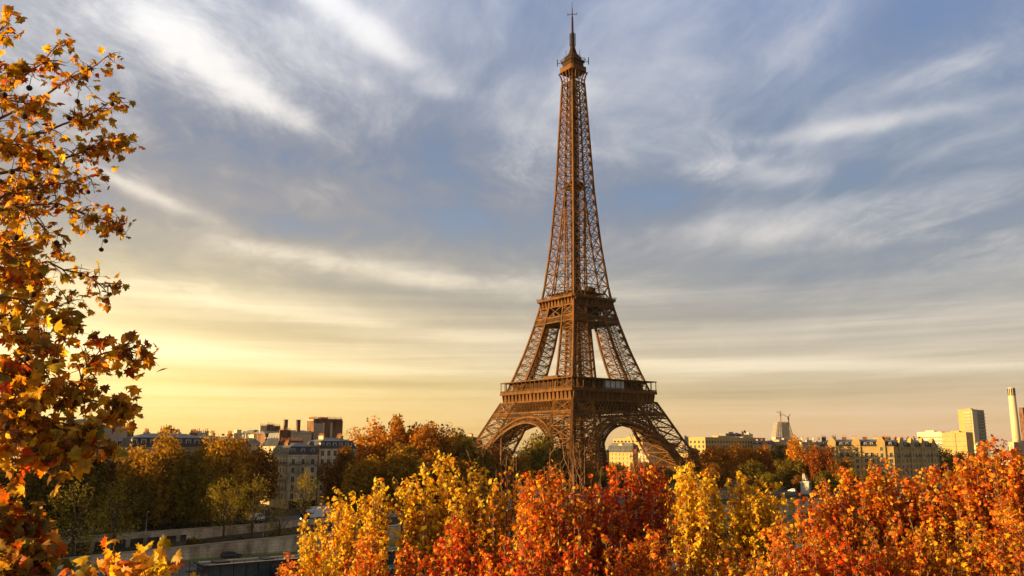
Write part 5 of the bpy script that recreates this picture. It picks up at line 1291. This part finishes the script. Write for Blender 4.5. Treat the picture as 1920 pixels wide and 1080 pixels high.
def truck(label, px, py, rz, lights):
    g = gnd(px, py, .02); t = thing('truck', label, 'truck', (g.x, g.y, .02), rz); m = MB(); m.box(-4.2, 2.0, -1.2, 1.2, .95, 3.4); b = m.build('cargo_box', 'carwhite', t); x = b.modifiers.new('bevel', 'BEVEL'); x.width = .05
    m = MB(); m.extrude_x([(-1.1, .5), (1.1, .5), (1.1, 2.4), (-1.1, 2.4)], 2.15, 4.0); b = m.build('cab', 'blackpaint' if lights else 'carwhite', t); x = b.modifiers.new('bevel', 'BEVEL'); x.width = .15; x.segments = 2
    m = MB(); m.box(3.97, 4.03, -.95, .95, 1.4, 2.2); m.box(2.7, 3.7, -1.12, 1.12, 1.45, 2.15); m.build('glass', 'pane', t)
    m = MB(); m.box(-4.1, 3.8, -.5, .5, .6, .95); m.build('chassis', 'rail', t)
    for x in (3.0, -1.6, -2.8):
        for s in (-1, 1): wheel(t, x, s*1.0, .45, .3)
    for s in (-1, 1): m = MB(); m.box(3.95, 4.08, s*.8-.16, s*.8+.16, .7, .95); m.build('headlight', 'headlamp' if lights else 'lampglass', t)
truck('dark cab truck with lit headlights in front of the corner block', 585, 976, RA+rad(200), True)
truck('white box truck waiting behind the truck with lit headlights', 606, 969, RA, False)
# moored boats
def boat(label, u0, u1, v0, v1, top, hullm, roofm, glass, seed=0):
    L, W = u1-u0, v1-v0; p = uv(u0, v0, -7.5); t = thing('moored_boat', label, 'boat', p, RA, 'boats moored along the quay'); zt = top+7.5
    m = MB(); out = [(0, W*.15), (1.5, 0), (L-7, 0), (L-2, W*.28), (L, W*.5), (L-2, W*.72), (L-7, W), (1.5, W), (0, W*.85)]
    ins = [(x+(.4 if x < L/2 else -.5), W/2+(y-W/2)*.93) for x, y in out]
    m.prism(ins, -.6, 1.7, 0, out); m.build('hull', hullm, t)
    m = MB(); m.prism([(x*.985+.4, W/2+(y-W/2)*.9) for x, y in out], 1.704, 1.9); m.build('deck', 'paving', t)
    m = MB(); m.box(2.2, L-11, .9, W-.9, 1.9, 2.7, 0); m.build('cabin_base', 'blackpaint', t)
    m = MB(); m.box(2.3, L-11.1, 1.0, W-1.0, 2.7, zt-.45, 0); m.build('glazing', glass, t)
    n = int((L-13)/2.6); m = MB()
    for i in range(n+1):
        x = 2.3+(L-13.4)*i/n
        for y in (.93, W-.93): m.box(x-.07, x+.07, y-.07, y+.07, 2.7, zt-.45)
    m.build('window_post', 'blackpaint', t)
    m = MB(); m.box(1.6, L-10.3, .4, W-.4, zt-.45, zt-.2, 0); R = m.build('roof', 'blackpaint', t)
    m = MB()
    for a, b in ((.9, 1.9), (W-2.6, W-1.0)): m.box(2.4, L*.40, a, b, zt-.198, zt-.12, 0); m.box(L*.44, L-12, a, b, zt-.198, zt-.12, 0)
    m.build('roof_panel', roofm, R)
    m = MB(); m.box(L*.06, L*.10, W*.3, W*.7, zt-.148, zt+.15, 0); m.box(L*.2, L*.23, W*.3, W*.7, zt-.148, zt+.1, 0); m.box(1.2, L*.42, .3, .42, zt-.5, zt-.1, 0); m.build('roof_trim', 'blackpaint', R)
    m = MB()
    for y in (.8, W-.8):
        for z in (.42, .8): m.box(L*.1, L-12, y-.03, y+.03, zt-.15+z, zt-.09+z)
        for x in np.arange(L*.1, L-12, 2.4): m.box(x-.03, x+.03, y-.03, y+.03, zt-.3, zt+.7)
    m.build('roof_railing', 'rail', t)
    m = MB(); m.beam((-2.4, .5, zt-1.0), (2, .5, zt-1.0), .22); m.beam((.8, .5, zt-.6), (.8, W-.5, zt-.6), .14); m.beam((.8, .5, 1.9), (.8, .5, zt), .12); m.beam((.8, W-.5, 1.9), (.8, W-.5, zt), .12); m.build('stern_frame', 'rail', t)
    return t
boat('long black boat with white roof strips and glass cabins at the quay', 59, 134, 184.6, 193.6, -1.5, 'blackpaint', 'white', 'boatglass')
boat('low teal glass roofed excursion boat outside the long black one', 74, 130, 174.5, 182, -4.0, 'carwhite', 'tealglass', 'tealglass')
boat('white roofed boat moored further down beyond the yellow maples', 200, 250, 186, 193.5, -3.0, 'blackpaint', 'white', 'boatglass')
boat('white excursion boat near the bridge behind the orange maples', 285, 330, 186, 193, -3.2, 'carwhite', 'white', 'boatglass')
# lamps and signals
def lamp(label, px, py, z0, hgt, group='street lamps'):
    g = gnd(px, py, z0); t = thing('street_lamp', label, 'street lamp', (g.x, g.y, z0), RA, group)
    m = MB(); m.lathe([(.16, 0), (.14, .8), (.09, 1.0), (.06, hgt-.6), (.05, hgt)], 8); m.build('post', 'shutter', t)
    m = MB(); m.beam((0, 0, hgt-.1), (0, -1.1, hgt+.15), .08); m.build('arm', 'shutter', t)
    m = MB(); m.lathe([(.05, .12), (.22, .05), (.20, -.06), (.05, -.10)], 8, (0, -1.2, hgt+.12)); m.build('lantern', 'lampglass', t)
lamp('grey lamp post on the quay between two sparse trees', 492, 1034, -4.96, 11)
lamp('lamp post at the parapet left of the red door', 273, 1000, .02, 5.5)
for i, (px, py, lab) in enumerate([(1335, 905, 'tall lamp on the esplanade right of the outer tower leg'), (1412, 905, 'lamp on the esplanade between the yellow crowns'), (1353, 912, 'short lamp on the esplanade behind the yellow spire'), (1700, 900, 'lamp on the esplanade below the grand terrace')]):
    lamp(lab, px, py, .02, 9 if i == 0 else 5.5)
g = gnd(396, 975, .02); t = thing('traffic_light', 'traffic signal showing red under the plane trees', 'traffic light', (g.x, g.y, .02), RA); m = MB(); m.lathe([(.07, 0), (.05, 3.1)], 8); m.build('post', 'rail', t)
m = MB(); m.box(-.16, .16, -.16, .1, 2.5, 3.4); m.build('housing', 'rail', t); m = MB(); m.lathe([(.12, -.03), (.12, .03)], 12); o = m.build('red_lamp', 'redlamp', t); o.location = (0, -.19, 3.2); o.rotation_euler = (math.pi/2, 0, 0)
# bridge and its statues
def bridge():
    u0, u1 = 391, 421; t = thing('stone_bridge', 'wide stone road bridge on low arches, hidden behind the orange maples', 'bridge'); m = MB()
    def P(u, v, z): return uv(u, v, z)
    a0, a1, n = 55, 232, 5; span = (a1-a0)/n
    for u, nm in ((u0, 0), (u1, 1)):
        for k in range(n):
            c = a0+span*(k+.5); prev = None
            for j in range(13):
                x = -1+2*j/12; v = c+x*(span/2-1.6); z = -6.6+4.9*math.sqrt(max(0, 1-x*x))
                if prev: m.add([P(u, prev[0], prev[1]), P(u, v, z), P(u, v, -.6), P(u, prev[0], -.6)], [(0, 1, 2, 3)]); 
                if prev and nm == 0: m.add([P(u0, prev[0], prev[1]), P(u0, v, z), P(u1, v, z), P(u1, prev[0], prev[1])], [(3, 2, 1, 0)])
                prev = (v, z)
    m.build('arches', 'stone', t); m = MB()
    def ub(ua, ub_, va, vb, z0, z1): 
        q = [(ua, va), (ub_, va), (ub_, vb), (ua, vb)]; m.add([P(a, b, z) for z in (z0, z1) for a, b in q], [(3, 2, 1, 0), (4, 5, 6, 7), (0, 1, 5, 4), (1, 2, 6, 5), (2, 3, 7, 6), (3, 0, 4, 7)])
    for k in range(n+1):
        v = a0+span*k; ub(u0-1.5, u1+1.5, v-1.6, v+1.6, -9, -1.4)
    m.build('pier', 'stone', t); m = MB(); ub(u0-.6, u1+.6, 40, 262, -.6, .1); m.build('deck', 'asphalt', t)
    m = MB(); ub(u0-.5, u0, 40, 250, .103, 1.0); ub(u1, u1+.5, 40, 250, .103, 1.0); m.build('parapet', 'stone2', t)
    m = MB(); ub(u0, u0+4, 40, 262, .1, .25); ub(u1-4, u1, 40, 262, .1, .25); m.build('pavement', 'paving', t)
bridge()
def statue(label, px, py, rz):
    g = gnd(px, py, .1); t = thing('statue', label, 'statue', (g.x, g.y, .1), rz, 'statues at the end of the bridge')
    m = MB(); m.box(-2.7, 2.7, -2.4, 2.4, 0, 1.0); m.box(-2.35, 2.35, -2.05, 2.05, 1.0, 5.5); m.box(-2.65, 2.65, -2.35, 2.35, 5.5, 6.0); m.box(-2.2, 2.2, -1.9, 1.9, 6.0, 6.3); m.build('pedestal', 'statue', t)
    bm = bmesh.new(); sk = {}                                   # horse led by a standing warrior: one skinned skeleton each
    def chain(ob_name, V, E, Rr, mt):
        me = bpy.data.meshes.new(ob_name); me.from_pydata(V, E, []); me.materials.append(MT[mt]); o = link(ob_name, me, t)
        md = o.modifiers.new('skin', 'SKIN'); sd = me.skin_vertices[0].data
        for i, r in enumerate(Rr): sd[i].radius = (r, r)
        sd[0].use_root = True; s = o.modifiers.new('subd', 'SUBSURF'); s.levels = s.render_levels = 1; return o
    Vh = [(-.2, 0, 8.2), (.9, 0, 8.3), (-1.3, 0, 8.2), (1.5, 0, 9.2), (1.75, 0, 10.0), (2.35, 0, 9.7), (-1.75, 0, 7.6), (-1.9, 0, 6.9), (1.0, .4, 7.3), (1.05, .4, 6.35), (1.3, -.4, 7.5), (1.7, -.4, 6.9), (-1.2, .42, 7.3), (-1.3, .42, 6.35), (-1.2, -.42, 7.2), (-1.0, -.42, 6.35)]
    Eh = [(0, 1), (0, 2), (1, 3), (3, 4), (4, 5), (2, 6), (6, 7), (1, 8), (8, 9), (1, 10), (10, 11), (2, 12), (12, 13), (2, 14), (14, 15)]
    chain('horse', Vh, Eh, [.62, .6, .62, .42, .34, .2, .12, .1, .24, .15, .24, .14, .28, .16, .28, .16], 'statue')
    Vp = [(.2, -1.1, 8.0), (.2, -1.1, 8.6), (.2, -1.1, 9.2), (.2, -1.1, 9.55), (.2, -1.1, 9.95), (.05, -1.0, 7.2), (.0, -1.0, 6.35), (.4, -1.3, 7.2), (.55, -1.3, 6.35), (.6, -1.0, 9.15), (1.1, -.8, 8.9), (1.5, -.5, 9.3), (-.2, -1.25, 9.1), (-.4, -1.4, 8.5), (-.3, -1.45, 7.9)]
    Ep = [(0, 1), (1, 2), (2, 3), (3, 4), (0, 5), (5, 6), (0, 7), (7, 8), (2, 9), (9, 10), (10, 11), (2, 12), (12, 13), (13, 14)]
    chain('warrior', Vp, Ep, [.34, .34, .4, .14, .24, .22, .14, .22, .14, .17, .12, .09, .17, .12, .09], 'statue')
statue('pale stone horse and warrior on a tall pedestal at the near corner of the bridge', 1512, 926, RA+rad(200))
statue('second stone horse and warrior half hidden by orange leaves', 1603, 924, RA+rad(20))
# railing of posts at the back of the esplanade
t = thing('post_railing', 'row of pale posts with rails at the back of the esplanade road', 'railing'); m = MB(); r = MB()
for k in range(70):
    p = uv(300+k*2.2, 300); m.beam(p+Vector((0, 0, 0)), p+Vector((0, 0, 1.3)), .22)
r.beam(uv(300, 300, 1.1), uv(452, 300, 1.1), .08); r.beam(uv(300, 300, .5), uv(452, 300, .5), .08); m.build('post', 'plaster', t); r.build('rail', 'shutter', t)
# people
def person(label, loc, rz, top, legs, walk=.2, group=None):
    t = thing('person', label, 'person', loc, rz, group)
    V = [(0, 0, .95), (0, 0, 1.2), (0, 0, 1.42), (0, 0, 1.52), (0, .01, 1.63), (0, .02, 1.74), (.1, walk, .5), (.1, walk*1.6-.05, .06), (.1, walk*1.6+.13, .03), (-.1, -walk*.6, .5), (-.1, -walk*1.5, .08), (-.1, -walk*1.5+.16, .03),
         (.2, 0, 1.40), (.25, -walk*.6, 1.12), (.25, -walk*.3+.08, .86), (.25, -walk*.3+.12, .77), (-.2, 0, 1.40), (-.25, walk*.6, 1.12), (-.25, walk*.9+.08, .87), (-.25, walk*.9+.12, .78), (.09, 0, .9), (-.09, 0, .9)]
    E = [(0, 1), (1, 2), (2, 3), (3, 4), (4, 5), (0, 20), (20, 6), (6, 7), (7, 8), (0, 21), (21, 9), (9, 10), (10, 11), (2, 12), (12, 13), (13, 14), (14, 15), (2, 16), (16, 17), (17, 18), (18, 19)]
    Rr = [.15, .14, .16, .06, .095, .075, .075, .05, .04, .075, .05, .04, .07, .05, .038, .03, .07, .05, .038, .03, .1, .1]
    me = bpy.data.meshes.new('body'); me.from_pydata(V, E, []); me.materials.append(MT[top]); me.materials.append(MT[legs]); o = link('body', me, t); o.modifiers.new('skin', 'SKIN'); sd = me.skin_vertices[0].data
    for i, q in enumerate(Rr): sd[i].radius = (q, q*.85)
    sd[0].use_root = True; s = o.modifiers.new('subd', 'SUBSURF'); s.levels = s.render_levels = 1
    m = MB(); m.tube([(.1, walk*.3, .86), (.1, walk, .5), (.1, walk*1.6-.05, .12)], [.105, .088, .07], 8); m.tube([(-.1, -.02, .86), (-.1, -walk*.6, .5), (-.1, -walk*1.5, .12)], [.105, .088, .07], 8); m.build('trousers', legs, t, True)
    m = MB(); m.lathe([(.03, 1.58), (.082, 1.60), (.09, 1.66), (.06, 1.73)], 10, (0, .03, 0)); m.build('face', 'skin', t, True)
    m = MB(); m.lathe([(.104, 1.66), (.105, 1.74), (.07, 1.81), (.02, 1.83)], 10, (0, .0, 0)); m.build('hair', 'hair', t, True)
g = gnd(369, 989, .05); person('person in a red top and dark trousers walking behind the parapet', (g.x, g.y, .05), RA+1.57, 'cloth_red', 'cloth_dark')
for i, (px, py) in enumerate(((1375, 921), (1379, 921))):
    g = gnd(px, py, .02); person(('person in dark clothes on the esplanade road, nearer of two', 'person in a blue jacket walking beside the one in dark clothes')[i], (g.x, g.y, .02), RA+i, ('cloth_dark', 'cloth_blue')[i], 'cloth_dark')

# ------------------------------------------------------------------ air
hz = MB(); hz.box(-5200, 5200, -60, 5300, -12, 345); h = hz.build('haze', 'earth'); h['kind'] = 'stuff'
hm = bpy.data.materials.new('haze'); hm.use_nodes = True; hn = hm.node_tree; hn.nodes.clear()
pv = hn.nodes.new('ShaderNodeVolumePrincipled'); pv.inputs['Color'].default_value = (.95, .88, .78, 1); pv.inputs['Density'].default_value = .000022; pv.inputs['Anisotropy'].default_value = .3
ho = hn.nodes.new('ShaderNodeOutputMaterial'); hn.links.new(pv.outputs[0], ho.inputs['Volume']); h.data.materials.clear(); h.data.materials.append(hm)
